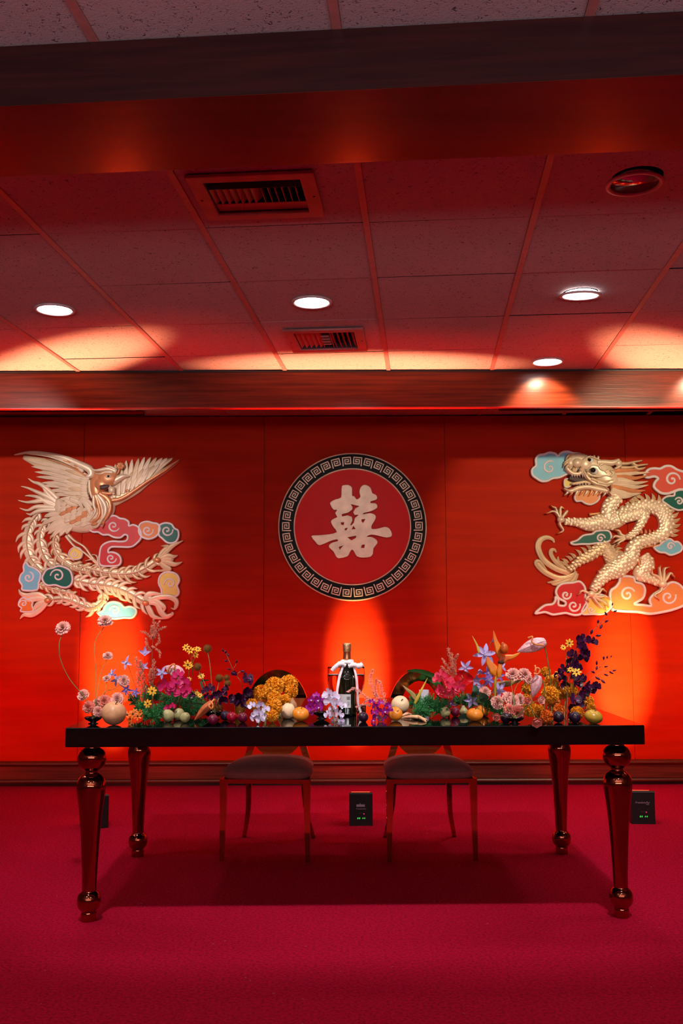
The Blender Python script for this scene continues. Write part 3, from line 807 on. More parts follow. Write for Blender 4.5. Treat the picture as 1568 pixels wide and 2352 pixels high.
# neck hair falling in copper locks
for pts, w in [([(770, 420), (850, 470), (872, 540), (850, 620), (790, 690)], 46), ([(760, 430), (820, 510), (830, 590), (790, 660), (745, 725)], 44), ([(740, 430), (770, 520), (780, 600), (740, 660), (690, 670)], 42),
               ([(800, 430), (862, 500), (866, 570), (830, 640), (800, 720)], 30), ([(730, 440), (730, 520), (745, 580), (700, 650), (680, 668)], 32), ([(750, 430), (800, 540), (800, 640), (760, 710), (720, 716)], 28)]:
    g = MB(); A.rib(g, pts, lambda t, w=w: w * (1 - .85 * t ** 1.5), .012, .052, low=.01); g.build('neck_plume', M_COPPER if w in (46, 42, 30) else M_PEARL, R_)
# back flame feathers
for pts in [[(400, 500), (330, 450), (240, 410), (160, 375), (95, 358)], [(410, 470), (340, 400), (260, 340), (200, 320), (158, 290)], [(400, 520), (300, 480), (210, 490), (140, 495), (70, 478)],
            [(390, 540), (300, 535), (220, 535), (150, 565), (84, 545)], [(400, 490), (330, 430), (290, 370), (268, 338)], [(400, 560), (310, 560), (230, 575), (180, 600), (140, 590)], [(395, 530), (320, 500), (250, 455), (180, 440), (130, 440)]]:
    g = MB(); A.rib(g, pts, lambda t: 46 * (1 - t ** 1.4) + 5, .011, .026, low=.003); g.build('back_feather', M_PEARL, R_)
# head
g = MB(); A.rib(g, [(760, 440), (745, 370), (790, 300), (850, 280), (910, 290)], [90, 130, 170, 170, 110], .030, .030, low=.01)
A.ball(g, (850, 290), 90, 82, .034, .048); A.ball(g, (800, 345), 70, 60, .03, .048)
head = g.build('head', M_COPPER, R_)
g = MB(); A.rib(g, [(880, 335), (930, 300), (985, 275), (1036, 277)], [60, 66, 44, 5], .022, .046, low=.02); g.build('beak', M_PEARL, head)
g = MB(); A.rib(g, [(790, 375), (830, 372), (870, 360)], [30, 44, 12], .003, .079); g.build('open_mouth', M_MOUTH, head)
g = MB(); A.rib(g, [(800, 415), (850, 425), (905, 420)], [30, 34, 14], .016, .050, low=.02); g.build('lower_beak', M_COPPER, head)
g = MB(); A.ball(g, (885, 395), 30, 32, .022, .056); A.ball(g, (868, 372), 18, 20, .016, .060); A.ball(g, (900, 425), 16, 14, .016, .05); g.build('wattle', M_PEARL, head)
g = MB(); A.ball(g, (862, 282), 24, 17, .008, .080); g.build('eye_socket', M_PEARL, head)
g = MB(); A.ball(g, (864, 281), 11, 10, .008, .085); g.build('eye', M_EYE, head)
for pts, w in [([(930, 240), (860, 215), (790, 225), (735, 225), (680, 182)], 44), ([(925, 225), (880, 200), (830, 185)], 34), ([(900, 245), (840, 245), (780, 260), (735, 245)], 30)]:
    g = MB(); A.rib(g, pts, lambda t, w=w: w * (1 - .9 * t ** 1.5), .014, .066, low=.03); g.build('crest', M_PEARL, head)
g = MB()
for k in range(6):
    a = k * pi / 3; A.ball(g, (960 + 20 * cos(a), 190 + 17 * sin(a)), 18, 15, .012, .062)
A.ball(g, (960, 190), 14, 12, .016, .066); A.rib(g, [(950, 205), (940, 240), (920, 262)], 16, .010, .05, low=.03); g.build('head_flower', M_COPPER, head)
# legs
for pts in ([(500, 775), (560, 830), (640, 880), (700, 960), (760, 1030)], [(480, 785), (550, 870), (640, 930), (730, 1010), (765, 1045)]):
    g = MB(); A.rib(g, pts, [26, 20, 18, 20, 22], .016, .02, low=.003); g.build('leg', M_PEARL, R_)
for pts in ([(760, 1040), (740, 1000), (700, 990), (650, 1000)], [(765, 1040), (720, 1040), (690, 1080)], [(765, 1035), (750, 960), (705, 945)], [(765, 1035), (790, 1080), (850, 1120)]):
    g = MB(); A.rib(g, pts, [20, 16, 12, 5], .014, .03, low=.003); g.build('claw', M_PEARL, R_)
for a, b_ in [((470, 640), (300, 755)), ((480, 670), (330, 770)), ((500, 690), (360, 800)), ((450, 620), (280, 690)), ((520, 700), (430, 790)), ((430, 600), (300, 620)), ((540, 700), (490, 770))]:
    feather(a, b_, 46, .036, .010, 10)

def plume(stem, L, nb, w=30, base=.012, side=(1, 1), fan=None, m=M_PEARL, curl=.55, taper=(0.6, 1.0, 0.7)):
    """long tail plume: board-like web with hooked barbs and a raised quill"""
    path = [Vector((p.x, p.y)) for p in crm([(x, y, 0) for x, y in stem], 8)]
    N = len(path); web = MB()
    A_.rib(web, stem, [L * .8 * taper[0], L * .95 * taper[1], L * .85 * taper[2]], .006, base, 6, low=.002)
    for k in range(nb):
        f = (k + .5) / nb; i = int(f * (N - 1)); p = path[i]
        t = (path[min(i + 1, N - 1)] - path[max(i - 1, 0)]).normalized(); nn = Vector((-t.y, t.x))
        tl = taper[0] + (taper[1] - taper[0]) * f * 2 if f < .5 else taper[1] + (taper[2] - taper[1]) * (f - .5) * 2
        for sd, on in ((1, side[0]), (-1, side[1])):
            if not on: continue
            l = L * tl * on * (1 + .14 * math.sin(k * 2.4))
            pts = [p, p + nn * sd * l * .45 + t * l * .25, p + nn * sd * l * .78 + t * l * .62, p + nn * sd * l * (.80 + .12 * (k % 2)) + t * l * (.62 + curl)]
            A_.rib(web, pts, [w * .7, w, w * .75, 3], .009, base + .003, 3, low=.002)
    o = web.build('tail_plume', m, A_.root)
    q_ = MB(); A_.rib(q_, stem, [9, 16, 14, 12], .014, base + .010, 6); q_.build('quill', M_PEARL if m is not M_PEARL else M_PEARLDK, o)
    if fan:
        e = path[-1]
        for pts in fan:
            g = MB(); A_.rib(g, [tuple(e)] + pts, lambda t: 46 * sin(pi * (.16 + .72 * t)) * (1 - t ** 4) + 5, .012, base + .006, 6, RIDGE, low=.002); g.build('tip_barb', m, o)
        g = MB(); A_.ball(g, tuple(e), 30, 22, .016, base + .026); g.build('quill_knob', M_COPPER, o)
    return o
plume([(250, 585), (172, 690), (140, 830), (175, 980), (290, 1100)], 88, 9, 34, .012, (1, .8))
plume([(330, 640), (262, 740), (262, 880), (330, 1010), (470, 1100)], 74, 9, 30, .016, (.9, .9))
plume([(400, 760), (380, 860), (430, 970), (560, 1060), (700, 1100)], 74, 8, 30, .020, (.9, 1.0), m=M_PEARLDK)
plume([(560, 1030), (700, 1070), (850, 1100), (1000, 1110), (1130, 1080), (1270, 992)], 84, 11, 34, .018, (1.0, .85),
      [[(1330, 930), (1400, 870), (1490, 826)], [(1350, 960), (1400, 965), (1445, 952)], [(1350, 1010), (1420, 1030), (1484, 1008)], [(1310, 930), (1360, 880), (1300, 870)], [(1330, 1050), (1370, 1075), (1250, 1090)], [(1350, 985), (1380, 990), (1410, 990)]], M_PEARLDK, taper=(.5, 1.0, .9))
plume([(540, 1165), (680, 1190), (850, 1215), (1000, 1265), (1170, 1362)], 90, 10, 36, .022, (1.0, .9),
      [[(1250, 1320), (1370, 1310), (1432, 1350), (1420, 1410), (1385, 1405)], [(1260, 1370), (1300, 1440), (1345, 1480), (1400, 1455), (1390, 1440)], [(1240, 1340), (1290, 1370), (1330, 1400), (1320, 1440)], [(1200, 1420), (1240, 1480), (1340, 1500)], [(1180, 1300), (1230, 1280), (1330, 1290)]], M_PEARL, taper=(.7, 1.0, .9))
plume([(800, 1270), (790, 1360), (700, 1410), (590, 1370), (470, 1325), (330, 1340)], 72, 9, 34, .016, (1.0, .9),
      [[(250, 1290), (150, 1300), (95, 1280), (75, 1245)], [(260, 1365), (222, 1395), (212, 1425)], [(270, 1410), (190, 1462), (120, 1465), (86, 1500)], [(255, 1322), (160, 1335), (110, 1312)]], M_PEARL, taper=(.7, 1.0, .8))
plume([(240, 1200), (330, 1225), (450, 1260), (560, 1290)], 62, 6, 30, .012, (.9, .6), m=M_PEARLDK)

# ------------------------------------------------------------------ dragon
A = Art('dragon_carving', 'carved gold dragon with coloured clouds on the red wall, right of the medallion', 4.3556, 1208, 1020, 850, 880)
A_ = A; R_ = A.root
A.cloud([(62, 270), (72, 240), (105, 210), (102, 150), (130, 108), (190, 97), (240, 80), (300, 92), (325, 115), (360, 82), (420, 70), (480, 87), (540, 92), (600, 122), (610, 170), (560, 230), (400, 300), (340, 328), (270, 338), (220, 363), (160, 366), (110, 338), (72, 308)], 'blue', [S(240, 232, 72, 60, 1.15, 1)], rimw=24)
A.cloud([(387, 400), (392, 352), (430, 342), (470, 370), (445, 420), (402, 428)], 'yellow', [], rimw=14)
A.cloud([(492, 530), (520, 480), (600, 440), (720, 470), (742, 510), (728, 560), (660, 600), (600, 590), (560, 565), (512, 568)], 'peach', [], rimw=18)
A.cloud([(1192, 310), (1230, 252), (1290, 238), (1350, 242), (1400, 217), (1460, 217), (1520, 252), (1580, 272), (1640, 300), (1660, 380), (1620, 450), (1540, 450), (1440, 488), (1370, 488), (1322, 460), (1287, 420), (1302, 372), (1330, 340), (1290, 318), (1230, 330)], 'salmon', [S(1470, 352, 78, 0, 1.25, 1)], rimw=26)
A.cloud([(1372, 560), (1420, 520), (1490, 512), (1500, 470), (1580, 455), (1640, 500), (1640, 620), (1550, 658), (1480, 640), (1420, 600)], 'green', [S(1540, 570, 44, 160)], rimw=20)
A.cloud([(452, 985), (520, 960), (580, 912), (670, 897), (700, 872), (760, 862), (830, 867), (858, 910), (848, 960), (790, 983), (720, 988), (640, 998), (560, 998), (490, 1003)], 'green', [S(752, 940, 46, 0, 1.3, 1)], rimw=20)
A.cloud([(1287, 1030), (1340, 1010), (1400, 962), (1450, 947), (1490, 975), (1530, 977), (1568, 1020), (1558, 1068), (1500, 1098), (1450, 1108), (1400, 1085), (1340, 1078)], 'blue', [S(1452, 1022, 42, 0, 1.2, 1)], rimw=20)
A.cloud([(97, 1695), (140, 1652), (200, 1612), (270, 1602), (298, 1565), (300, 1530), (328, 1560), (330, 1610), (390, 1618), (400, 1580), (332, 1540), (304, 1480), (330, 1422), (380, 1394), (470, 1387), (540, 1374), (588, 1420), (600, 1480), (600, 1560), (618, 1620), (560, 1695), (500, 1712), (440, 1700), (400, 1690), (330, 1700), (270, 1706), (200, 1682), (150, 1688)], 'red', [S(405, 1508, 52, 20, 1.2), S(482, 1618, 66, 20, 1.3)], rimw=24)
A.cloud([(560, 1698), (600, 1600), (640, 1545), (760, 1505), (850, 1560), (850, 1640), (780, 1698), (680, 1702)], 'yellow', [S(655, 1660, 36, 0, 1.2)], rimw=18)
A.cloud([(850, 1480), (905, 1430), (942, 1380), (962, 1325), (1080, 1332), (1100, 1380), (1170, 1402), (1198, 1460), (1178, 1540), (1122, 1575), (1090, 1600), (1190, 1612), (1262, 1620), (1245, 1560), (1292, 1500), (1380, 1450), (1425, 1402), (1480, 1382), (1550, 1412), (1610, 1500), (1600, 1600), (1500, 1650), (1380, 1680), (1250, 1698), (1130, 1678), (950, 1668), (862, 1640)], 'peach', [S(1022, 1502, 76, 20, 1.3, 1), S(1430, 1530, 80, 20, 1.2)], rimw=26)

def scaled(name, stem, w, h, base, m=M_PEARL, sp=30, label=None, rows=None):
    """rounded limb or trunk covered in overlapping domed scales"""
    g = MB(); A.rib(g, stem, w, h, base, 7, low=.004); o = g.build(name, m, R_)
    path = crm([A.q(p) for p in stem], 10); N = len(path); sc = MB()
    L = sum((path[i + 1] - path[i]).length for i in range(N - 1)); step = sp * A.k * .62; d = 0; i = 0; row = 0; acc = 0
    for i in range(1, N - 1):
        acc += (path[i] - path[i - 1]).length
        if acc < step: continue
        acc = 0; row += 1
        t = (path[i + 1] - path[i - 1]).normalized(); nn = Vector((-t.y, t.x, 0))
        u = i / (N - 1) * (len(w) - 1); a = min(int(u), len(w) - 2); ww = (w[a] + (w[a + 1] - w[a]) * (u - a)) * A.k / 2
        k = max(2, int(2 * ww * .9 / (sp * A.k)))
        for q in range(k):
            tt = ((q + .5 + (.25 if row % 2 else -.25)) / k * 2 - 1) * .86
            hh = base + h * sqrt(max(0, 1 - tt * tt)) ** .9
            c = path[i] + nn * (ww * tt)
            ang = atan2(t.y, t.x); r = sp * A.k * .56
            vs = []; n8 = 7
            for kk in range(n8):
                a_ = -pi * .62 + 2 * pi * .62 * kk / (n8 - 1)
                vv = c + t * (-r * cos(a_)) + nn * (r * .98 * sin(a_)); rise = .0020 * max(0, cos(a_))
                vs.append((vv.x, -(hh - .001 + rise), vv.y))
            cc = c + t * r * .4; vs.append((cc.x, -(hh - .002), cc.y)); vs.append((c.x, -(hh + .0018), c.y))
            fs = [(kk, kk + 1, n8 + 1) for kk in range(n8 - 1)] + [(n8 - 1, n8, n8 + 1), (n8, 0, n8 + 1)]
            sc.add(vs, fs, False)
    s_ = sc.build('scales', m, o); s_['kind'] = 'stuff'
    return o
def spikes(par, pts, n, l, base, w=26, lean=.5, m=M_PEARLDK, side=1):
    path = crm([A.q(p) for p in pts], 8); N = len(path)
    for k in range(n):
        i = int((k + .5) / n * (N - 1)); p = path[i]; t = (path[min(i + 1, N - 1)] - path[max(i - 1, 0)]).normalized(); nn = Vector((-t.y, t.x, 0)) * side
        lk = l * A.k; g = MB()
        pp = [p - nn * lk * .4, p + nn * lk * .2, p + nn * lk * .65 + t * lk * lean * .4, p + nn * lk + t * lk * lean]
        vs = []; path2 = pp; hw = [w * A.k / 2, w * A.k / 2.2, w * A.k / 3.4, .0005]
        for j, c in enumerate(path2):
            for (tt, hv) in ((-1, 0), (0, .010), (1, 0)):
                v = c + t * hw[j] * tt; vs.append((v.x, -(base + hv * (1 - j * .2)), v.y))
            vs.append((c.x, -.004, c.y))
        fs = []
        for j in range(3):
            for a in range(2): fs.append((4 * j + a, 4 * j + a + 1, 4 * j + 5 + a, 4 * j + 4 + a))
            fs += [(4 * j + 2, 4 * j + 3, 4 * j + 7, 4 * j + 6), (4 * j + 3, 4 * j, 4 * j + 4, 4 * j + 7)]
        g.add(vs, fs, False).build('spine', m, par)
# tail
tail = scaled('tail', [(900, 1190), (850, 1090), (800, 1030), (740, 1050), (640, 1120), (540, 1170), (430, 1270)], [170, 160, 130, 120, 110, 90, 60], .030, .012, M_PEARLDK, 34)
spikes(tail, [(370, 1200), (430, 1160), (500, 1110), (600, 1060), (690, 1010), (770, 970)], 9, 52, .014, 36, -.6, side=1)
spikes(tail, [(900, 1000), (940, 1060), (960, 1120)], 4, 44, .012, 34, .5)
for pts, w in [([(450, 1290), (320, 1250), (190, 1160), (130, 1040), (150, 960), (215, 930), (275, 950), (290, 985)], 62), ([(420, 1260), (320, 1190), (262, 1110), (262, 1060), (295, 1055), (312, 1085)], 46),
               ([(480, 1320), (340, 1340), (200, 1280), (120, 1200), (125, 1172), (160, 1190), (220, 1270)], 60), ([(500, 1300), (420, 1330), (330, 1370), (220, 1385)], 50), ([(520, 1290), (490, 1360), (400, 1422)], 44),
               ([(400, 1250), (350, 1210), (330, 1160), (330, 1120)], 36), ([(440, 1230), (400, 1190), (390, 1140)], 30), ([(510, 1270), (450, 1350), (310, 1400), (260, 1395)], 40)]:
    g = MB(); A.rib(g, pts, lambda t, w=w: w * (.9 + .1 * sin(pi * t)) * (1 - .75 * max(0, t - .5) * 2 * t), .012, .012, 6, RIDGE, low=.003); g.build('tail_plume', M_PEARLDK, R_)
# far hind leg
scaled('leg', [(1180, 1110), (1230, 1200), (1150, 1300), (1240, 1345), (1370, 1400)], [110, 150, 140, 90, 70], .026, .014, M_PEARL, 32)
# trunk
trunk = scaled('trunk', [(930, 520), (850, 610), (830, 720), (900, 770), (990, 700), (1110, 640), (1250, 620), (1370, 670), (1415, 780), (1390, 880), (1280, 945), (1160, 970), (1080, 1040), (1050, 1150), (960, 1220)],
               [130, 150, 150, 150, 150, 130, 150, 160, 160, 140, 120, 120, 140, 170, 170], .040, .020, M_PEARL, 36)
spikes(trunk, [(1160, 555), (1260, 540), (1370, 570), (1460, 640), (1500, 740), (1500, 840), (1470, 920)], 12, 56, .020, 44, -.5, side=1, m=M_PEARLDK)
spikes(trunk, [(1120, 880), (1220, 880), (1330, 890), (1420, 900)], 8, 34, .03, 30, -.3, m=M_COPPER)
spikes(trunk, [(960, 640), (1040, 590), (1100, 540), (1150, 500)], 5, 50, .016, 44, .5, side=-1)
g = MB(); A.rib(g, [(1150, 1240), (1130, 1120), (1150, 1050), (1230, 1020), (1330, 1010), (1420, 960)], [30, 34, 34, 30, 26, 12], .016, .018, low=.004); g.build('belly', M_COPPER, trunk)
# near foreleg reaching left
scaled('leg', [(900, 790), (780, 770), (640, 800), (520, 780), (390, 770)], [150, 160, 140, 90, 62], .032, .024, M_PEARL, 32)
for pts in ([(760, 850), (700, 870), (665, 880)], [(640, 700), (720, 690), (760, 680)]):
    g = MB(); A.rib(g, pts, [30, 24, 5], .012, .02, low=.004); g.build('leg_tuft', M_COPPER, R_)
# second foreleg
scaled('leg', [(930, 750), (1050, 710), (1180, 690), (1150, 790), (1090, 880), (1020, 930)], [110, 130, 110, 80, 64, 60], .020, .052, M_PEARL, 30)
# near hind leg
scaled('leg', [(1020, 1130), (930, 1240), (820, 1290), (740, 1370), (670, 1470)], [170, 190, 150, 110, 74], .036, .034, M_PEARL, 34)
for pts in ([(860, 1220), (800, 1210), (770, 1240)], [(760, 1270), (735, 1290), (725, 1262)]):
    g = MB(); A.rib(g, pts, [24, 22, 5], .012, .05, low=.01); g.build('leg_tuft', M_PEARL, R_)
def claw(c, fingers, base, pw=40):
    g = MB(); A.ball(g, c, pw, pw * .8, .024, base + .01); foot = g.build('foot', M_PEARL, R_)
    for pts in fingers:
        g = MB(); A.rib(g, [c] + pts, [34, 28, 30, 22, 22, 4], .020, base, 5, low=.006); g.build('claw', M_PEARL, foot)
        e, p_ = Vector(pts[-1]), Vector(pts[-2]); d = (e - p_).normalized() * 22
        g = MB(); A.rib(g, [tuple(e - d), tuple(e), tuple(e + d * .9 + Vector((-d.y, d.x)) * .3)], [20, 15, 2], .016, base + .004, 4, low=.01); g.build('nail', M_COPPER, foot)
claw((350, 755), [[(320, 700), (275, 670), (215, 690)], [(315, 690), (300, 640), (262, 622)], [(345, 690), (350, 630), (375, 640)], [(390, 700), (415, 665), (405, 705)], [(340, 800), (375, 860), (330, 890)]], .03)
claw((1010, 930), [[(950, 905), (930, 870), (890, 858)], [(940, 930), (890, 920), (862, 945)], [(950, 950), (900, 970), (872, 990)], [(970, 960), (930, 985), (905, 1020)]], .045, 34)
claw((650, 1500), [[(600, 1480), (560, 1468), (528, 1500)], [(730, 1530), (790, 1520), (830, 1545)], [(720, 1550), (780, 1580), (820, 1620)], [(690, 1560), (740, 1620), (790, 1650)], [(720, 1500), (760, 1450), (795, 1470)], [(620, 1530), (600, 1550), (620, 1565)]], .04)
claw((1370, 1400), [[(1330, 1330), (1270, 1300), (1262, 1265)], [(1350, 1320), (1340, 1250), (1345, 1225)], [(1385, 1320), (1390, 1250), (1428, 1232)], [(1410, 1350), (1450, 1290), (1485, 1325)], [(1350, 1470), (1290, 1510), (1330, 1550)]], .03, 46)
# head
g = MB(); A.rib(g, [(860, 400), (800, 310), (720, 240), (620, 190), (520, 160), (430, 170)], [170, 210, 190, 160, 150, 90], .034, .040, low=.01)
A.ball(g, (505, 192), 56, 48, .03, .066); A.ball(g, (440, 190), 40, 52, .026, .054); A.ball(g, (590, 200), 60, 60, .02, .07)
head = g.build('head', M_PEARL, R_)
g = MB(); A.rib(g, [(400, 240), (450, 290), (520, 300), (560, 270), (600, 330), (700, 400), (800, 420)], [40, 44, 40, 36, 40, 40, 30], .020, .058, low=.02); g.build('upper_lip', M_PEARL, head)
g = MB(); A.rib(g, [(430, 330), (500, 350), (600, 370), (700, 420)], [60, 70, 60, 30], .004, .050, low=.02); g.build('open_mouth', M_MOUTH, head)
g = MB(); A.rib(g, [(450, 400), (520, 390), (590, 380), (640, 400)], [20, 34, 34, 20], .016, .056, low=.04); g.build('tongue', M_PEARLDK, head)
g = MB(); A.rib(g, [(820, 470), (720, 450), (620, 430), (520, 440), (440, 470), (375, 440)], [60, 56, 50, 50, 44, 8], .026, .046, low=.01); g.build('lower_jaw', M_PEARL, head)
for k in range(7):
    x = 450 + k * 26; g = MB(); A.rib(g, [(x, 300 + (k % 2) * 4), (x + 3, 322), (x + 6, 342)], [14, 10, 1], .010, .062, 3); g.build('tooth', M_RIM, head)
for k in range(6):
    x = 470 + k * 30; g = MB(); A.rib(g, [(x, 412), (x - 2, 396), (x - 4, 380)], [13, 9, 1], .010, .066, 3); g.build('tooth', M_RIM, head)
for k in range(9):        # beard under the jaw
    x = 400 + k * 48; g = MB(); A.rib(g, [(x + 20, 470 - k * 1), (x + 8, 492), (x - 16, 512 + (k % 3) * 6)], [30, 24, 3], .012, .046, 4, low=.01); g.build('beard_lock', M_COPPER if k % 2 else M_PEARL, head)
for pts in ([(430, 110), (410, 125), (395, 160)], [(450, 140), (400, 170), (372, 200)], [(430, 170), (390, 200), (368, 235)], [(430, 200), (400, 230), (385, 265)], [(470, 110), (440, 105), (418, 100)], [(450, 230), (430, 260), (440, 290)], [(500, 240), (490, 270), (500, 290)]):
    g = MB(); A.rib(g, pts, [30, 24, 4], .014, .056, 4, low=.01); g.build('snout_lock', M_PEARLDK, head)
g = MB(); A.ball(g, (470, 262), 20, 30, .016, .064); A.ball(g, (545, 262), 22, 26, .02, .066); g.build('nostril', M_PEARLDK, head)
for (x, y, r, b_) in ((655, 268, 30, .078), (620, 165, 22, .070)):
    g = MB(); A.ball(g, (x + 14, y + 4), r * 1.5, r * 1.1, .014, b_, .2); g.build('eye_socket', M_EYEW, head)
    g = MB(); A.ball(g, (x, y), r, r * .9, .022, b_ + .006); e_ = g.build('eye', M_EYE, head)
for pts, w in [([(600, 240), (640, 215), (700, 220), (760, 260), (800, 300)], 22), ([(600, 290), (650, 320), (720, 330), (780, 320), (850, 330)], 26), ([(640, 350), (700, 370), (780, 380), (860, 360)], 34), ([(580, 150), (630, 130), (690, 150), (740, 180)], 20), ([(700, 380), (780, 400), (850, 395)], 30), ([(830, 330), (860, 300), (830, 270), (870, 260)], 24), ([(560, 250), (600, 340), (680, 400), (780, 430), (830, 500), (850, 520)], 14), ([(760, 200), (720, 230), (760, 270), (820, 250)], 26)]:
    g = MB(); A.rib(g, pts, lambda t, w=w: w * (1 - .6 * t), .012, .076, 5, low=.03); g.build('brow_curl', M_PEARL if w != 34 else M_PEARLDK, head)
for pts in ([(650, 150), (640, 120), (636, 110)], [(680, 150), (680, 120), (684, 108)], [(710, 155), (722, 130), (716, 118)]):
    g = MB(); A.rib(g, pts, [30, 22, 4], .012, .05, 4, low=.02); g.build('crest_lock', M_PEARL, head)
g = MB(); A.rib(g, [(700, 185), (780, 185), (860, 190), (925, 160)], [50, 56, 60, 30], .022, .062, low=.02); A.ball(g, (915, 195), 38, 34, .022, .07); A.rib(g, [(880, 250), (920, 230), (945, 200)], [20, 34, 30], .02, .06, low=.02); g.build('ear', M_PEARL, head)
for pts in ([(930, 195), (1010, 195), (1080, 180), (1158, 165)], [(940, 235), (1040, 235), (1120, 215), (1215, 202)], [(1080, 225), (1120, 250), (1190, 235)], [(1060, 190), (1090, 210), (1120, 212)]):
    g = MB(); A.rib(g, pts, [40, 32, 26, 14], .018, .05, 5, low=.02); g.build('horn', M_PEARLDK, head)
mane = [([(840, 300), (980, 300), (1100, 290), (1240, 285)], 40), ([(850, 340), (980, 330), (1100, 340), (1225, 310)], 40), ([(850, 370), (980, 370), (1100, 390), (1220, 372)], 44), ([(850, 400), (980, 410), (1100, 430), (1225, 408)], 46), ([(850, 430), (970, 450), (1090, 470), (1195, 462)], 46), ([(850, 460), (950, 490), (1050, 505), (1150, 490)], 44), ([(840, 480), (920, 515), (1010, 525), (1090, 508)], 40), ([(860, 270), (960, 265), (1080, 262), (1180, 250)], 34), ([(870, 355), (960, 355), (1040, 360)], 36), ([(870, 440), (950, 465), (1030, 480)], 36)]
for k, (pts, w) in enumerate(mane):
    g = MB(); A.rib(g, pts, lambda t, w=w: (w + 16) * (1 - .93 * t ** 2.2), .014, .046 + .002 * (k % 3), 6, RIDGE, low=.012); g.build('mane_lock', M_COPPER if k % 3 == 1 else M_PEARL, head)

# ------------------------------------------------------------------ medallion
A = Art('round_medallion', 'round black and gold medallion with the double happiness character at the centre', 4.1263, 620, 1020, 780, 780, D_WALL - .05)
A_ = A; R_ = A.root
Rm = 700 * A.k
M_MRED = mat('glossy_red_enamel', rgb(214, 10, 4), rough=0.4, var=.05, scale=3, spec=.1)
M_MBLK = mat('black_enamel', rgb(10, 7, 6), rough=0.45, var=.1, spec=.12)
M_MGOLD = mat('pale_gold_leaf', rgb(240, 212, 178), rough=0.4, metal=.1, var=.12, scale=14)
XR90 = Matrix.Rotation(pi / 2, 4, 'X')
def flat(name, loops, depth, bev, m, par, base):
    o = plate(name, loops, depth, bev, m, par); o.data.transform(Matrix.Translation((0, -base - depth / 2, 0)) @ XR90); o.location = (0, 0, 0); return o
flat('backing_disc', [circ(0, 0, Rm * .80, 96)], .014, .001, M_MRED, R_, .022)
flat('ring', [circ(0, 0, Rm * .985, 128), circ(0, 0, Rm * .785, 128)], .022, .002, M_MBLK, R_, .024)
def torus_flat(name, r, w, base, h, m):
    b = MB(); pr = [(r - w, base), (r - w * .8, base + h * .8), (r, base + h), (r + w * .8, base + h * .8), (r + w, base)]
    b.lathe([(a, -z) for a, z in pr], 128, XR90 @ Matrix.Diagonal((1, 1, -1, 1))); return b.build(name, m, R_)
torus_flat('outer_rim', Rm * .989, Rm * .012, .028, .021, M_MGOLD)
torus_flat('inner_rim', Rm * .783, Rm * .011, .028, .021, M_MGOLD)
key = [(0, 0), (0, 1), (1, 1), (1, .2), (.28, .2), (.28, .74), (.74, .74), (.74, .46), (.52, .46)]
def keymesh(mir):
    b = MB(); cell = Rm * .118; s_ = cell * .90; wd = cell * .058
    pts = [Vector(((x - .5) * s_ * (-1 if mir else 1), (y - .5) * s_ * 1.02)) for x, y in key]
    for a, c in zip(pts[:-1], pts[1:]):
        x0, x1 = min(a.x, c.x) - wd, max(a.x, c.x) + wd; y0, y1 = min(a.y, c.y) - wd, max(a.y, c.y) + wd
        b.box(x0, x1, -.0035, 0, y0, y1)
    return b.mesh('key_motif', M_MGOLD)
km = [keymesh(False), keymesh(True)]
nk = 38
for k in range(nk):
    th = pi / 2 + (k + .5) * 2 * pi / nk
    o = link('key_motif', km[0 if k < nk // 2 else 1], R_); r = Rm * .884
    o.location = (r * cos(th), -.046, r * sin(th)); o.rotation_euler = (0, -(th - pi / 2), 0)
ch = [(680, 400), (700, 390), (735, 388), (765, 400), (778, 425), (778, 490), (800, 495), (820, 525), (855, 500), (845, 460), (855, 415), (885, 388), (925, 395), (955, 420), (968, 465), (1000, 480), (1015, 505), (1005, 530), (955, 545), (955, 560), (1000, 562), (1018, 590), (1005, 615), (950, 640), (890, 655), (885, 665), (940, 655), (985, 665), (1003, 690), (990, 730), (965, 770), (965, 805), (1030, 800), (1085, 785), (1130, 800), (1155, 850), (1145, 880), (1100, 888), (1040, 875), (960, 860), (915, 880), (960, 880), (1005, 905), (1018, 940), (980, 990), (975, 1040), (950, 1070), (880, 1078), (820, 1065), (795, 1020), (775, 1003), (755, 1030), (735, 1065), (650, 1085), (620, 1060), (600, 1020), (558, 980), (565, 950), (600, 930), (640, 920), (632, 905), (560, 925), (470, 962), (430, 930), (388, 872), (450, 865), (560, 855), (630, 835), (600, 790), (575, 740), (590, 715), (620, 700), (635, 690), (615, 655), (635, 625), (600, 625), (568, 570), (580, 545), (620, 525), (670, 508), (675, 450)]
hl = [[(765, 570), (845, 590), (808, 608), (785, 650), (800, 675), (838, 672), (802, 702), (792, 745), (768, 772), (762, 765), (782, 725), (775, 690), (735, 675), (683, 686), (680, 668), (745, 650), (780, 622), (782, 598)],
      [(670, 745), (702, 742), (697, 768), (675, 765)], [(868, 715), (902, 712), (882, 748), (868, 735)], [(713, 800), (737, 795), (720, 820), (706, 812)], [(790, 776), (810, 807), (773, 809)],
      [(733, 885), (816, 870), (812, 890), (770, 912)], [(653, 977), (692, 963), (660, 1001)], [(870, 958), (896, 953), (893, 985), (862, 985)]]
lp = [A.q(p) for p in ch]
sm_ = crm(lp, 2, True)
flat('character', [sm_] + [[A.q(p) for p in h_] for h_ in hl], .018, .0025, M_MGOLD, R_, .044)
for (x, y) in ((1320, 330), (480, 1430), (1060, 1450), (200, 330)):
    pass
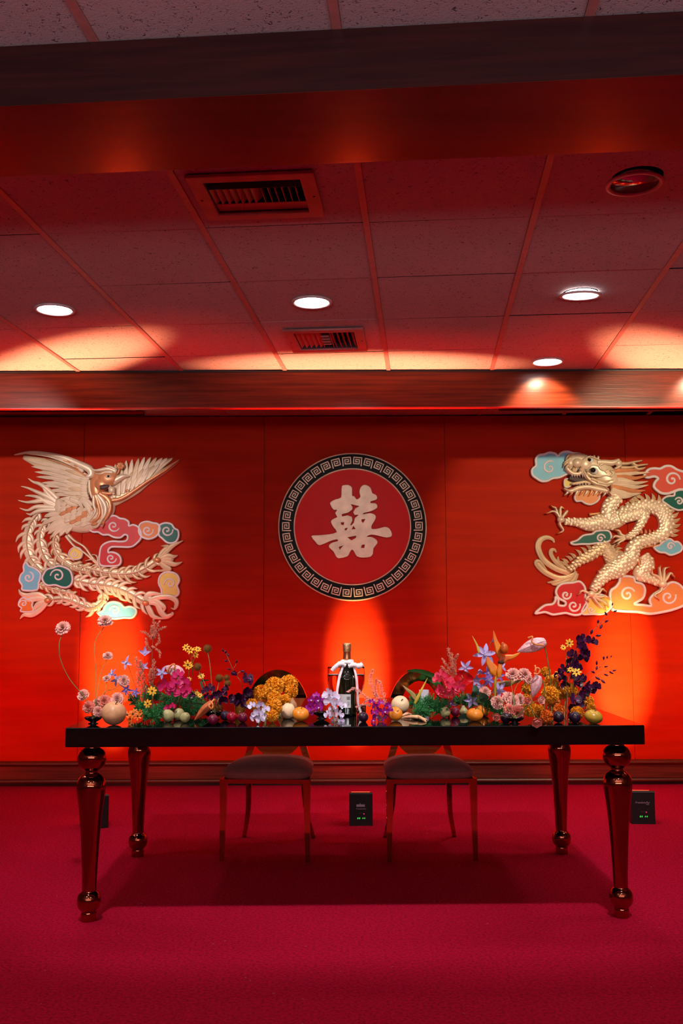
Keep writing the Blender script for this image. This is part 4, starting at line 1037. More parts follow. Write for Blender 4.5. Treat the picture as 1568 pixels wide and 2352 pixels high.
# ================================================================== things on the table
RN = random.Random(21)
def tv(a, n=0.12): return a
M_CARN = mat('peach_pink_petal', rgb(246, 174, 160), rough=.6, var=.16, scale=60, sss=.25)
M_CARND = mat('salmon_petal', rgb(242, 140, 122), rough=.6, var=.18, scale=60, sss=.25)
M_MARI = mat('orange_yellow_petal', rgb(248, 160, 22), rough=.6, var=.2, scale=60, sss=.15)
M_MARID = mat('shaded_orange_petal', rgb(226, 112, 12), rough=.6, var=.2, scale=60, sss=.15)  # darker marigold copy, shade inside the heaps put into the petal colour
M_CLEM = mat('lavender_blue_petal', rgb(186, 172, 224), rough=.5, var=.22, scale=50, sss=.2)
M_CLEMD = mat('violet_petal', rgb(148, 118, 204), rough=.5, var=.22, scale=50, sss=.2)
M_DARKP = mat('blackish_purple_petal', rgb(58, 12, 52), rough=.38, var=.35, scale=60)
M_PURP = mat('purple_orchid_petal', rgb(160, 24, 150), rough=.4, var=.3, scale=80, sss=.15)
M_WHITEP = mat('white_orchid_petal', rgb(232, 218, 244), rough=.5, var=.06, scale=60, sss=.3)
M_MAG = mat('magenta_petal', rgb(206, 32, 104), rough=.45, var=.25, scale=60, sss=.2)
M_PINKR = mat('pink_red_petal', rgb(226, 52, 88), rough=.45, var=.25, scale=60, sss=.2)
M_YEL = mat('golden_yellow_petal', rgb(246, 180, 40), rough=.5, var=.15, scale=80, sss=.2)
M_ORG = mat('small_orange_petal', rgb(232, 118, 14), rough=.5, var=.2, scale=80, sss=.2)
M_BROWNC = mat('brown_flower_centre', rgb(70, 40, 12), rough=.8)
M_CONE = mat('olive_rust_cone', rgb(96, 84, 20), rough=.8, scale=60, col2=rgb(140, 62, 14))
M_STEM = mat('green_stem', rgb(112, 120, 58), rough=.5, var=.2, scale=30)
M_STEMD = mat('brown_green_stem', rgb(132, 96, 60), rough=.5, var=.2, scale=30)
M_LEAF = mat('green_leaf', rgb(62, 120, 52), rough=.45, var=.25, scale=30)
M_LEAFD = mat('dusky_green_leaf', rgb(70, 110, 86), rough=.5, var=.25, scale=30)
M_FERN = mat('dark_feathery_green', rgb(52, 140, 72), rough=.6, var=.35, scale=24)
M_AMAR = mat('dusty_pink_plume', rgb(214, 140, 112), rough=.8, var=.25, scale=60)
M_AMARL = mat('light_pink_plume', rgb(226, 160, 146), rough=.8, var=.25, scale=60)
M_SPATH = mat('pale_pink_spathe', rgb(240, 200, 204), rough=.4, var=.10, scale=120, col2=rgb(220, 150, 156), sss=.2)
M_SPADIX = mat('orange_spadix', rgb(236, 140, 70), rough=.5, var=.15)
M_RUST = mat('rust_brown_spathe', rgb(186, 96, 54), rough=.4, var=.25, scale=50)
M_REDSP = mat('red_spathe', rgb(196, 16, 30), rough=.25, var=.2, scale=20)
M_HELI = mat('orange_heliconia_bract', rgb(240, 150, 30), rough=.35, var=.1, scale=14, col2=rgb(226, 92, 22))
M_BLK = mat('black_glazed_ceramic', rgb(10, 9, 12), rough=.12, coat=.5)
M_CALYX = mat('dry_calyx', rgb(90, 76, 50), rough=.7, var=.2, scale=40)

def petal(mb, az, tilt, L, W, curve=0.0, cup=0.0, ruf=0.0, shape='round', nu=5, nv=4, r0=0.0, z0=0.0, ph=0.0, mi=0):
    """grid petal; az around +z, tilt: 0 flat outward .. pi/2 upright"""
    vs = []; y = r0; z = z0; th = tilt; prev = 0
    ca, sa = cos(az), sin(az)
    for i in range(nu + 1):
        u = i / nu
        if i: y += L / nu * cos(th); z += L / nu * sin(th); th += curve / nu
        if shape == 'round': w = W * (0.18 + 0.82 * sin(pi * min(1, u * .62) ) ** .9) * (1 if u < .8 else sqrt(max(.12, 1 - ((u - .8) / .22) ** 2)))
        elif shape == 'point': w = W * max(.02, sin(pi * (0.12 + .88 * u) ** .9)) if u < 1 else .0005
        else: w = W * (.35 + .65 * u) * (1 if u < .9 else .9)
        for j in range(nv + 1):
            v = j / nv * 2 - 1
            x = w / 2 * v; dz = cup * v * v * w + ruf * sin(v * 7 + ph) * u * L; yy = y + (-sin(th) * dz); zz = z + cos(th) * dz
            if shape == 'frill' and i == nu: yy += .06 * L * sin(j * 2.9 + ph); zz += .05 * L * cos(j * 3.7 + ph)
            vs.append((x * sa + yy * ca, -x * ca + yy * sa, zz))
    fs = []
    for i in range(nu):
        for j in range(nv):
            a = i * (nv + 1) + j; fs.append((a, a + 1, a + nv + 2, a + nv + 1))
    mb.add(vs, fs, True, mi)

# ---- shared bloom meshes (unit radius, facing +z)
def me_carn(seed, m):
    r = random.Random(seed); b = MB()
    for n, tl, L, z in ((8, .05, 1.0, 0), (8, .35, .92, .05), (7, .7, .78, .1), (7, 1.05, .66, .12), (7, 1.3, .56, .14), (5, 1.5, .5, .14)):
        o = r.uniform(0, 6)
        for k in range(n): petal(b, o + 2 * pi * k / n + r.uniform(-.2, .2), tl + r.uniform(-.12, .12), L * r.uniform(.85, 1.05), .8 * L, -.35, .12, .09, 'frill', 4, 6, .03, z, r.uniform(0, 6))
    b.lathe([(.05, -.62), (.16, -.55), (.2, -.3), (.22, -.1), (.12, .05)], 8, mi=1)
    return b.mesh('bloom', [m, M_STEM])
def me_ranunc(seed, m):
    r = random.Random(seed); b = MB()
    for n, tl, L, c in ((6, .25, .95, .9), (6, .6, .85, 1.3), (5, .95, .75, 1.6), (5, 1.2, .6, 1.5), (4, 1.4, .45, 1.2)):
        o = r.uniform(0, 6)
        for k in range(n): petal(b, o + 2 * pi * k / n, tl, L, .95 * L, c, .25, .01, 'round', 5, 4, .04, -.25, 0)
    b.lathe([(.05, -.5), (.14, -.45), (.16, -.3), (.1, -.2)], 8, mi=1)
    return b.mesh('bloom', [m, M_STEM])
def me_mari(seed, m):
    r = random.Random(seed); b = MB(); n = 120
    b.ell((0, 0, 0), .66, .66, .55, None, 12, 8)
    for k in range(n):
        t = (k + .5) / n; zz = 1 - 1.45 * t; rr = sqrt(max(0, 1 - zz * zz)); a = k * 2.39996
        d = Vector((rr * cos(a), rr * sin(a), zz)); q_ = d.to_track_quat('Z', 'Y').to_matrix().to_4x4()
        s_ = MB(); petal(s_, r.uniform(0, 6), 1.25 + r.uniform(-.3, .2), .44, .46, -.9, .1, .16, 'frill', 2, 4, 0, 0, r.uniform(0, 6))
        M = Matrix.Translation(Vector((d.x * .56, d.y * .56, d.z * .48))) @ q_
        b.add([M @ Vector(v) for v in s_.v], s_.f, False)
    b.lathe([(.05, -.95), (.14, -.85), (.3, -.6), (.36, -.4)], 10, mi=1)
    return b.mesh('bloom', [m, M_STEM])
def me_orchid(seed, m, mc, open_=0.15):
    r = random.Random(seed); b = MB()
    for k in range(3): petal(b, pi / 2 + k * 2 * pi / 3, open_ + r.uniform(-.1, .1), 1.0, .62, .2, .1, .02, 'round', 5, 4, .03, 0)
    for a in (.1, pi - .1): petal(b, a, open_ + .1, 1.02, .95, .25, .08, .03, 'round', 5, 5, .03, .03)
    petal(b, -pi / 2, .9, .5, .5, .6, .5, .03, 'round', 4, 4, .02, .05, 0, 1); petal(b, -pi / 2 + .6, 1.1, .35, .25, .6, .3, 0, 'round', 3, 3, .02, .05, 0, 1); petal(b, -pi / 2 - .6, 1.1, .35, .25, .6, .3, 0, 'round', 3, 3, .02, .05, 0, 1)
    b.tube([(0, 0, -.35), (0, .05, .05)], [.05, .1], 6)
    return b.mesh('bloom', [m, mc])
def me_bud(m):
    b = MB(); b.lathe([(.001, -.9), (.16, -.75), (.36, -.35), (.42, .1), (.3, .6), (.1, .95), (.001, 1.05)], 9); return b.mesh('bud', m)
def me_daisy(seed, m, n=8):
    r = random.Random(seed); b = MB(); o = r.uniform(0, 3)
    for k in range(n): petal(b, o + 2 * pi * k / n, .12 + r.uniform(-.12, .12), r.uniform(.88, 1), .48, -.3, .1, .02, 'round', 3, 3, .08, 0)
    b.ell((0, 0, .06), .24, .24, .16, None, 8, 5, 1); b.lathe([(.03, -.3), (.12, -.1), (.1, 0)], 6, mi=2)
    return b.mesh('bloom', [m, M_BROWNC, M_STEM])
def me_cone(seed):
    r = random.Random(seed); b = MB(); b.ell((0, 0, 0), .82, .82, .78, None, 14, 9)
    for k in range(190):
        t = (k + .5) / 190; zz = 1 - 1.8 * t; rr = sqrt(max(0, 1 - zz * zz)); a = k * 2.39996
        d = Vector((rr * cos(a), rr * sin(a), zz)); u = d.orthogonal().normalized() * .05; w = d.cross(u)
        c = d * .8; b.add([c + u, c - u * .5 + w, c - u * .5 - w, d * 1.06], [(0, 1, 3), (1, 2, 3), (2, 0, 3)], False)
    b.lathe([(.06, -1.1), (.1, -.9), (.4, -.72)], 8, mi=1)
    return b.mesh('seed_head', [M_CONE, M_STEM])
CARN = [me_carn(1, M_CARN), me_carn(2, M_CARN), me_carn(3, M_CARND)]
RANU = [me_ranunc(1, M_CARND), me_ranunc(2, M_CARN)]
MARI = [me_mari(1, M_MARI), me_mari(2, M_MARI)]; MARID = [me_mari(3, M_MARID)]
DARK = [me_orchid(1, M_DARKP, M_PURP, .3), me_orchid(2, M_DARKP, M_DARKP, .6)]; BUDD = me_bud(M_DARKP)
PURP = [me_orchid(3, M_PURP, M_WHITEP, .2), me_orchid(4, M_PURP, M_MAG, .5)]
WHITE = [me_orchid(5, M_WHITEP, M_WHITEP, .1), me_orchid(6, M_WHITEP, M_CLEM, .3)]
MAGE = [me_orchid(7, M_MAG, M_PURP, .15), me_orchid(8, M_MAG, M_MAG, .4)]
PINK = [me_orchid(9, M_PINKR, M_MAG, .15), me_orchid(10, M_PINKR, M_PINKR, .45)]
YELL = [me_daisy(1, M_YEL), me_daisy(2, M_YEL, 7)]; ORAN = [me_daisy(3, M_ORG, 6), me_daisy(4, M_ORG)]
CONE = [me_cone(1)]

def dirv(dx=0, dz=.25, dy=-1): return Vector((dx, dy, dz)).normalized()
def put(me, parent, pos, d, s, roll=0.0, name=None):
    o = bpy.data.objects.new(name or me.name.split('.')[0], me); COL.objects.link(o); o.parent = parent
    o.location = pos; o.rotation_mode = 'QUATERNION'; o.rotation_quaternion = d.to_track_quat('Z', 'Y') @ Quaternion((0, 0, 1), roll); o.scale = (s, s, s)
    return o
def pxm(D): return D * .9955 / F_PX
def root_at(name, p, label, cat, group=None):
    e_ = empty(name, p); tag(e_, label, cat, group); return e_
def stem_tube(root, pts, r, m=M_STEM, n=6):
    o0 = root.location; mb = MB(); N = len(pts)
    mb.tube(crm([Vector(p) - o0 for p in pts], 5), r, n); return mb.build('stem', m, root)

def flower(name, label, cat, group, meshes, px, py, rpx, D, base, d=None, mid=(), rs=.0016, m=M_STEM, k=None):
    """bloom on a stem that ends at base (px, py on the table, or a point)"""
    pos = P(px, py, D); b_ = base if isinstance(base, Vector) else T(*base)
    root = root_at(name, b_, label, cat, group)
    d = d or dirv(RN.uniform(-.5, .5), RN.uniform(-.05, .6))
    s = rpx * pxm(D) * (1.12 if 'carnation' in name or 'ranunc' in name else 1.0)
    me = meshes[RN.randrange(len(meshes)) if k is None else k]
    put(me, root, pos - b_, d, s, RN.uniform(0, 6))
    q0 = pos - d * s * .55
    pts = [b_] + [P(mx, my, b_.y + (D - b_.y) * (i + 1) / (len(mid) + 1)) for i, (mx, my) in enumerate(mid)] + [q0]
    if not mid: pts = [b_, b_.lerp(q0, .55) + Vector((RN.uniform(-.006, .006), .004, .004)), q0]
    stem_tube(root, pts, rs, m)
    return root

# ---------------- black footed bowls and vessels
BOWLP = [(.0001, 0), (.55, 0), (.56, .06), (.34, .12), (.32, .20), (.55, .30), (.85, .48), (.99, .66), (1.0, .74), (.96, .74), (.82, .54), (.5, .38), (.0001, .34)]
def bowl(px, pybase, rpx, label, hs=1.0):
    p = T(px, pybase); r = rpx * pxm(p.y); t = root_at('footed_bowl', p, label, 'bowl', 'small black flower bowls')
    MB().lathe([(a * r, b_ * r * hs) for a, b_ in BOWLP], 40).build('bowl_body', M_BLK, t)
    MB().lathe([(.2 * r, .36 * r * hs), (.6 * r, .50 * r * hs), (.55 * r, .56 * r * hs), (.0001, .58 * r * hs)], 16).build('flower_frog', M_BLK, t)
    return p + Vector((0, 0, r * .5 * hs))
B1 = bowl(214, 1662, 20.5, 'small black bowl at the far left holding pink carnations')
B2 = bowl(738, 1650, 21, 'small black bowl of purple orchids left of the bottle')
B3 = bowl(1182, 1662, 22, 'small black bowl under the peach flowers on the right', .9)
B4 = bowl(490, 1652, 26, 'black bowl behind the plums holding round seed heads', 1.0)
# amber votive, clear cup, grey cup
def vessel(name, label, px, pyb, prof, m, inner=True):
    p = T(px, pyb); t = root_at(name, p, label, 'glass'); MB().lathe(prof, 32).build('glass_body', m, t); return p
M_GLASS = mat('clear_glass', (1, 1, 1, 1), rough=.0, trans=1.0, var=0, ior=1.45)
M_AMBER = mat('amber_glass', rgb(226, 140, 30), rough=.05, trans=.85, ior=1.45, var=.05)
vessel('amber_votive', 'amber glass votive beside the dark plums under purple orchids', 551, 1645, [(.0001, 0), (.019, 0), (.021, .004), (.023, .05), (.021, .05), (.019, .007), (.0001, .006)], M_AMBER)
p_ = vessel('bud_glass', 'small clear bud glass behind the single dark plum', 830, 1642, [(.0001, 0), (.017, 0), (.019, .003), (.02, .045), (.0185, .045), (.017, .006), (.0001, .005)], M_GLASS)
vessel('grey_cup', 'pale grey ceramic cup half hidden in the feathery green foliage', 974, 1636, [(.0001, 0), (.019, 0), (.020, .004), (.022, .098), (.019, .098), (.018, .008), (.0001, .007)], mat('grey_ceramic', rgb(170, 165, 175), rough=.4))

# ---------------- fruit
M_APEAR = mat('tan_russet_skin', rgb(214, 160, 116), rough=.42, var=.10, scale=40, bump=.05, bscale=200)
M_CREAM = mat('cream_pear_skin', rgb(240, 206, 164), rough=.4, var=.06, scale=20)
M_QUIN = mat('olive_green_skin', rgb(176, 170, 116), rough=.42, var=.12, scale=40)
M_PLUM = mat('wine_plum_skin', rgb(112, 14, 50), rough=.3, var=.25, scale=30)
M_PLUMD = mat('dark_plum_skin', rgb(44, 18, 44), rough=.32, var=.35, scale=30)
M_PLUMR = mat('red_plum_skin', rgb(158, 10, 40), rough=.25, var=.2, scale=30)
M_PERS = mat('orange_persimmon_skin', rgb(236, 140, 40), rough=.3, var=.12, scale=12)
M_PERSY = mat('yellow_green_persimmon_skin', rgb(206, 160, 50), rough=.3, var=.18, scale=12, col2=rgb(160, 140, 50))
def fruit(kind, px, py, rpx, m, label, name, cat, flat_=1.0, tilt=(0, 0), group=None, pybase=None):
    yb = pybase or (py + rpx * flat_ * .93); p = T(px, yb); p = T(px, yb); r = rpx * pxm(p.y)
    # sit on the table so that the silhouette centre matches the pixel
    t = root_at(name, Vector((p.x, p.y, TZ)), label, cat, group)
    if kind == 'round':
        pr = []
        for i in range(19):
            a = -pi / 2 + pi * i / 18; rr = cos(a); z = sin(a)
            dimp = .16 * math.exp(-(rr / .22) ** 2)
            pr.append((max(rr * r, .0001), (z - math.copysign(dimp, z)) * r * flat_))
        lob = None
    elif kind == 'pear':
        pr = [(max(a * r, .0001), b_ * r) for a, b_ in [(0, -.95), (.3, -1.0), (.7, -.85), (.95, -.45), (1.0, -.1), (.9, .3), (.66, .65), (.45, .95), (.34, 1.2), (.2, 1.36), (.0, 1.36)]]
        lob = None
    elif kind == 'quince':
        pr = [(max(a * r, .0001), b_ * r) for a, b_ in [(0, -.86), (.25, -.95), (.65, -.85), (.94, -.45), (1.0, 0), (.88, .45), (.6, .85), (.3, 1.04), (.12, 1.0), (0, .98)]]
        lob = None
    if kind in ('pear', 'quince'): pr = [(p2.x, p2.y) for p2 in crm([(a, b_, 0) for a, b_ in pr], 3)]
    if 'persimmon' in name: lob = lambda a, z: 1 + .035 * abs(cos(2 * a)) ** .7
    elif 'plum' in name: lob = lambda a, z: 1 - .07 * math.exp(-((a - 4.3) / .16) ** 2)
    else: lob = lambda a, z: 1 + .012 * sin(3 * a + r * 900)
    g_ = Matrix.Rotation(tilt[0], 4, 'X') @ Matrix.Rotation(tilt[1], 4, 'Y')
    tmp = MB().lathe(pr, 28, g_, lobes=lob); zmin = min(v[2] for v in tmp.v)
    tmp.v = [(v[0], v[1], v[2] - zmin + .0003) for v in tmp.v]
    tmp.build('flesh', m, t)
    top = pr[-1][1]; up = Matrix.Translation((0, 0, -zmin)) @ g_
    if 'persimmon' in name:
        c = MB()
        for k in range(4): petal(c, k * pi / 2 + .4, .25, r * .55, r * .5, -.4, .1, .05, 'point', 3, 3, 0, -top * .94)
        c.v = [tuple(Matrix.Translation((0, 0, -zmin)) @ g_ @ Matrix.Rotation(pi, 4, 'X') @ Vector(v)) for v in c.v] if False else [tuple(up @ Vector((v[0], v[1], v[2] + 2 * top * .94 - .0005))) for v in c.v]
        c.build('calyx', M_CALYX, t)
    s0 = Vector((0, 0, top - r * .02)); c = MB().tube([up @ (s0 - Vector((0, 0, r * .1))), up @ (s0 + Vector((r * .03, 0, r * .14))), up @ (s0 + Vector((r * .12, .0, r * .30)))], [r * .05, r * .045, r * .07], 6)
    c.build('stalk', M_CALYX, t)
    return t
F = fruit
F('round', 261, 1641, 28, M_APEAR, 'large tan asian pear beside the far left black bowl', 'asian_pear', 'pear', .93, (.3, .2))
F('quince', 386, 1646, 13.5, M_QUIN, 'olive green quince tipped left, leftmost of the three by the foliage', 'quince', 'quince', 1, (.2, -.7))
F('quince', 411, 1642, 13, M_QUIN, 'olive green quince standing behind another, middle of the three', 'quince', 'quince', 1, (.0, .1))
F('quince', 425, 1650, 11.5, M_QUIN, 'small olive green quince in front, rightmost of the three', 'quince', 'quince', 1, (.7, .5))
F('round', 489, 1654, 12, M_PLUM, 'wine purple plum in front of the black bowl with seed heads', 'plum', 'plum', .98, (.5, .3))
F('round', 517, 1645, 11.5, M_PLUMD, 'dark plum half hidden behind the shiny red plum', 'plum', 'plum', .98, (.4, 0))
F('round', 532, 1648, 12, M_PLUMR, 'shiny red plum between the seed heads and the amber votive', 'plum', 'plum', .98, (.2, -.3))
F('round', 557, 1649, 11.5, M_PLUM, 'deep red plum just left of the white orchid stem', 'plum', 'plum', .98, (-.3, .2))
F('pear', 665, 1622, 17, M_APEAR, 'tan pear behind the cream pear beside left marigolds', 'pear', 'pear', .95, (-.6, .1), pybase=1640)
F('quince', 661, 1636, 17, M_CREAM, 'cream pear between the left marigolds and the orange persimmon', 'pear', 'pear', 1, (.1, .2), pybase=1651)
F('round', 690, 1642, 18.5, M_PERS, 'orange persimmon left of the black bowl with purple orchids', 'persimmon', 'persimmon', .82, (.35, .1))
F('round', 834, 1648, 11.5, M_PLUMD, 'single dark plum right of the champagne bottle', 'plum', 'plum', .98, (.3, .2))
F('round', 908, 1643, 16, M_PERS, 'orange persimmon in front of the cream asian pear', 'persimmon', 'persimmon', .86, (.9, .3))
F('round', 919, 1621, 20.5, M_CREAM, 'cream asian pear leaning beside the feathery foliage', 'asian_pear', 'pear', .95, (.9, .1), pybase=1639)
F('round', 1021, 1637, 12.5, M_QUIN, 'pale olive quince in front of the red flowers', 'quince', 'quince', 1, (2.6, .2))
F('round', 1045, 1636, 10.5, M_PLUM, 'small wine plum between the olive quince and green pear', 'plum', 'plum', .98, (.3, .2))
F('pear', 1065, 1635, 9.5, M_QUIN, 'small green pear standing behind the loose leaf', 'pear', 'pear', 1, (.1, -.1))
F('round', 1090, 1643, 18.5, M_PERS, 'glossy orange persimmon, front one of the pair right of centre', 'persimmon', 'persimmon', .78, (.15, .1))
F('round', 1109, 1639, 15, M_PERS, 'orange persimmon, rear one of the pair right of centre', 'persimmon', 'persimmon', .8, (.2, .5), pybase=1645)
F('round', 1162, 1650, 12.5, M_PLUMD, 'dusky plum below the peach carnations on the right', 'plum', 'plum', .98, (.4, .2))
F('round', 1282, 1648, 13, M_PLUMD, 'dark plum between two marigolds on the right', 'plum', 'plum', .98, (.7, .1))
F('round', 1320, 1649, 13.5, M_PLUMD, 'blackish plum below the trailing dark orchids', 'plum', 'plum', .95, (.6, .2))
F('round', 1363, 1648, 20, M_PERSY, 'yellow green persimmon at the far right end', 'persimmon', 'persimmon', .76, (.2, .2))

# ---------------- feathery foliage
def fern(label, clumps, dens=1.0):
    c0 = clumps[0]; base = T(c0[0], c0[4]); t = root_at('foliage_bunch', base, label, 'foliage', 'bunches of feathery green foliage')
    for (cx, cy, rx, ry, pb) in clumps:
        b0 = T(cx, pb); D = b0.y; c = P(cx, cy, D); k = pxm(D); mb = MB(); r = random.Random(int(cx * 7 + cy))
        for s_ in range(int(70 * dens * max(.6, rx * ry / 600))):
            a, z = r.uniform(0, 2 * pi), r.uniform(-.75, 1); q_ = sqrt(max(0, 1 - z * z)); rad = r.uniform(.72, 1.06)
            tip = c + Vector((q_ * cos(a) * rx * k, q_ * sin(a) * rx * k * .8, z * ry * k)) * rad
            tip.z = max(tip.z, TZ + .004); st = c + Vector((0, 0, -ry * k * .3)); st.z = max(st.z, TZ + .002)
            st = st.lerp(tip, .25)
            mb.tube([st - base, (st.lerp(tip, .5) + Vector((0, 0, .003))) - base, tip - base], .0006, 3, caps=False)
            nn = 30
            for q in range(nn):
                u = .12 + .88 * q / nn; p = st.lerp(tip, u); d = Vector((r.gauss(0, 1), r.gauss(0, 1), r.gauss(0, 1))).normalized(); d = (d + (tip - st).normalized() * .7).normalized()
                l = r.uniform(.005, .0105); w = d.orthogonal().normalized() * .0012; e2 = p + d * l; e2.z = max(e2.z, TZ + .001)
                mid = p.lerp(e2, .5) + w * 1.6
                mb.add([p - w - base, p + w - base, e2 - base, mid - base], [(0, 1, 2), (0, 3, 2)], False)
        o = mb.build('fronds', M_FERN, t); o['kind'] = 'stuff'
fern('dark feathery green foliage behind the three olive quinces', [(350, 1595, 27, 26, 1638), (398, 1606, 32, 26, 1642), (349, 1640, 28, 24, 1660), (310, 1606, 18, 18, 1640), (376, 1632, 26, 22, 1650), (322, 1630, 20, 24, 1652)])
fern('dark feathery green foliage left of the rust brown flower', [(440, 1608, 32, 26, 1638), (430, 1634, 26, 20, 1648), (462, 1628, 24, 22, 1646)])
fern('dark feathery green foliage right of the cream asian pear', [(985, 1618, 34, 26, 1645), (955, 1612, 22, 20, 1636), (1010, 1624, 26, 24, 1648), (968, 1634, 28, 20, 1650)])
fern('dark feathery green foliage below the lavender clematis', [(1122, 1620, 26, 24, 1645), (1150, 1636, 26, 18, 1652), (1095, 1608, 24, 22, 1636), (1060, 1608, 24, 22, 1634)])

# ---------------- pink carnations, left
g_ = 'pink carnations at the far left'
def carn(label, px, py, r, D, mid, base, d=None, rs=.0017, k=None, m=M_STEM, meshes=None):
    return flower('carnation', label, 'flower', g_, meshes or CARN, px, py, r, D, base, d, mid, rs, m, k)
carn('tall pink carnation leaning far left on a bent stem', 145, 1443, 16, 4.15, [(196, 1605), (160, 1560), (139, 1515), (136, 1480), (141, 1462)], B1, dirv(-.2, .5), k=0)
carn('tallest pink carnation, on a curved stem in front of the amber glow', 241, 1428, 16, 4.2, [(219, 1600), (220, 1540), (217, 1485), (225, 1460)], B1, dirv(.1, 1.4), k=1)
carn('small pink carnation on a straight stem, right of the tall curved one', 247, 1507, 10.5, 4.2, [(224, 1590), (232, 1545)], B1, dirv(.2, 1.2), k=0)
carn('little pink carnation bud just above the asian pear', 245, 1559, 8.5, 4.15, [(236, 1605), (243, 1580)], B1, dirv(.1, 1.2), k=1)
carn('peach carnation between the clematis and the asian pear', 284, 1564, 12.5, 4.15, [(228, 1612), (243, 1588), (262, 1582)], B1, dirv(.4, .3), k=1)
carn('pink carnation leaning out left just above the black bowl', 191, 1597, 12.5, 4.1, [(204, 1622)], B1, dirv(-.3, .6), k=0)
carn('salmon carnation low at the left of the far left bowl', 204, 1624, 13, 4.05, [], B1, dirv(-.3, .1), k=2)
carn('pink carnation at the centre of the far left bowl', 226, 1616, 12, 4.12, [], B1, dirv(0, .5), k=0)
carn('salmon carnation at the upper right of the far left bowl', 239, 1612, 14, 4.1, [], B1, dirv(.3, .3), k=2)
carn('pink carnation resting on top of the tan asian pear', 269, 1606, 14, 4.12, [(245, 1625)], B1, dirv(.2, .5), k=1)
carn('pale pink carnation low at the front of the far left bowl', 226, 1634, 11, 4.02, [], B1, dirv(.1, .1), k=0)

# ---------------- clematis
PET_CL = {}
def me_clpet(W, curve, cup, m):
    b = MB(); petal(b, 0, 0, 1.0, W, curve, cup, .015, 'point', 7, 4, .04, 0); return b.mesh('petal', m)
CLP = [me_clpet(.42, -.5, .25, M_CLEM), me_clpet(.46, .5, .3, M_CLEM), me_clpet(.42, -.6, .2, M_CLEMD)]
def me_stam():
    b = MB(); r = random.Random(3)
    for k in range(16): a = r.uniform(0, 6.28); q_ = r.uniform(.05, .2); b.tube([(0, 0, 0), (q_ * cos(a), q_ * sin(a), .3)], [.02, .03], 4)
    return b.mesh('stamens', M_WHITEP)
STAM = me_stam()
def clem(label, px, py, r, D, base, d, n=5, tilt=.25, k=0, mid=(), group='lavender clematis on the left'):
    pos = P(px, py, D); b_ = T(*base); root = root_at('clematis', b_, label, 'flower', group); s = r * pxm(D)
    q_ = d.to_track_quat('Z', 'Y') @ Quaternion((0, 0, 1), RN.uniform(0, 6))
    for i in range(n):
        o = bpy.data.objects.new('petal', CLP[k]); COL.objects.link(o); o.parent = root; o.location = pos - b_
        o.rotation_mode = 'QUATERNION'; o.rotation_quaternion = q_ @ Quaternion((0, 0, 1), 2 * pi * i / n + RN.uniform(-.15, .15)) @ Quaternion((0, 1, 0), -tilt + RN.uniform(-.15, .15)); o.scale = (s, s, s)
    put(STAM, root, pos - b_, d, s)
    q0 = pos - d * s * .1
    pts = [b_] + [P(mx, my, (b_.y + D) / 2) for mx, my in mid] + [q0] if mid else [b_, b_.lerp(q0, .6), q0]
    stem_tube(root, pts, .0012, M_STEMD)
for a in [('lavender clematis reaching highest left of the pink plumes', 291, 1522, 17, dirv(-.5, .3), 4, .2, 0), ('lavender clematis at top beside the tall pink plume', 332, 1502, 18, dirv(.3, .6), 4, .5, 1),
          ('lavender clematis at far left above the peach carnation', 259, 1548, 15, dirv(-.8, .4), 5, .3, 0), ('violet clematis directly behind the peach carnation', 268, 1562, 16, dirv(-.3, .1), 5, .2, 0),
          ('violet clematis hanging low left of the foliage', 291, 1583, 15, dirv(-.2, -.3), 5, .4, 2), ('lavender clematis between the two pink plumes', 329, 1531, 13, dirv(.2, .2), 5, .3, 0),
          ('pale lavender clematis left of the magenta orchids', 371, 1545, 16, dirv(.2, .1), 5, .2, 0), ('dark violet clematis bloom tucked into foliage', 311, 1590, 12, dirv(-.1, .1), 5, .3, 2)]:
    clem(a[0], a[1], a[2], a[3], 4.3, (335, 1645), a[4], a[5], a[6], a[7])
gR = 'lavender clematis on the right'
for a in [('star shaped lavender clematis left of the open one', 1070, 1533, 19, dirv(-.5, .2), 5, .2, 0), ('wide open lavender clematis high beside the heliconia', 1113, 1503, 27, dirv(.1, .25), 6, .1, 0),
          ('topmost lavender clematis turned sideways above the open one', 1128, 1474, 20, dirv(.9, .4, -.3), 4, .7, 0), ('nodding lavender clematis above red flowers', 1093, 1560, 18, dirv(-.1, -.5), 5, .6, 0),
          ('half closed lavender clematis below the open one', 1101, 1537, 17, dirv(0, -.6), 4, .9, 1), ('lavender clematis right of the half closed one', 1119, 1544, 17, dirv(.3, -.3), 5, .4, 2),
          ('violet clematis at the foot of the heliconia stem', 1144, 1552, 17, dirv(.4, .1), 5, .3, 2), ('violet clematis at the centre of the right hand cluster', 1122, 1562, 18, dirv(0, .2), 6, .2, 2),
          ('large lavender clematis above the peach carnations', 1145, 1585, 22, dirv(.3, .3), 5, .35, 0), ('lavender clematis hanging low above green pear', 1084, 1607, 20, dirv(-.5, -.3), 5, .5, 0),
          ('pale clematis peeking right behind the heliconia base', 1152, 1532, 14, dirv(.6, .2), 4, .4, 0), ('dark clematis hanging under the red flower', 1034, 1614, 14, dirv(-.1, -.6), 4, .5, 2),
          ('pale clematis just left of the single peach flower', 1100, 1580, 15, dirv(0, .3), 5, .3, 0)]:
    clem(a[0], a[1], a[2], a[3], 4.32, (1112, 1640), a[4], a[5], a[6], a[7], (), gR)

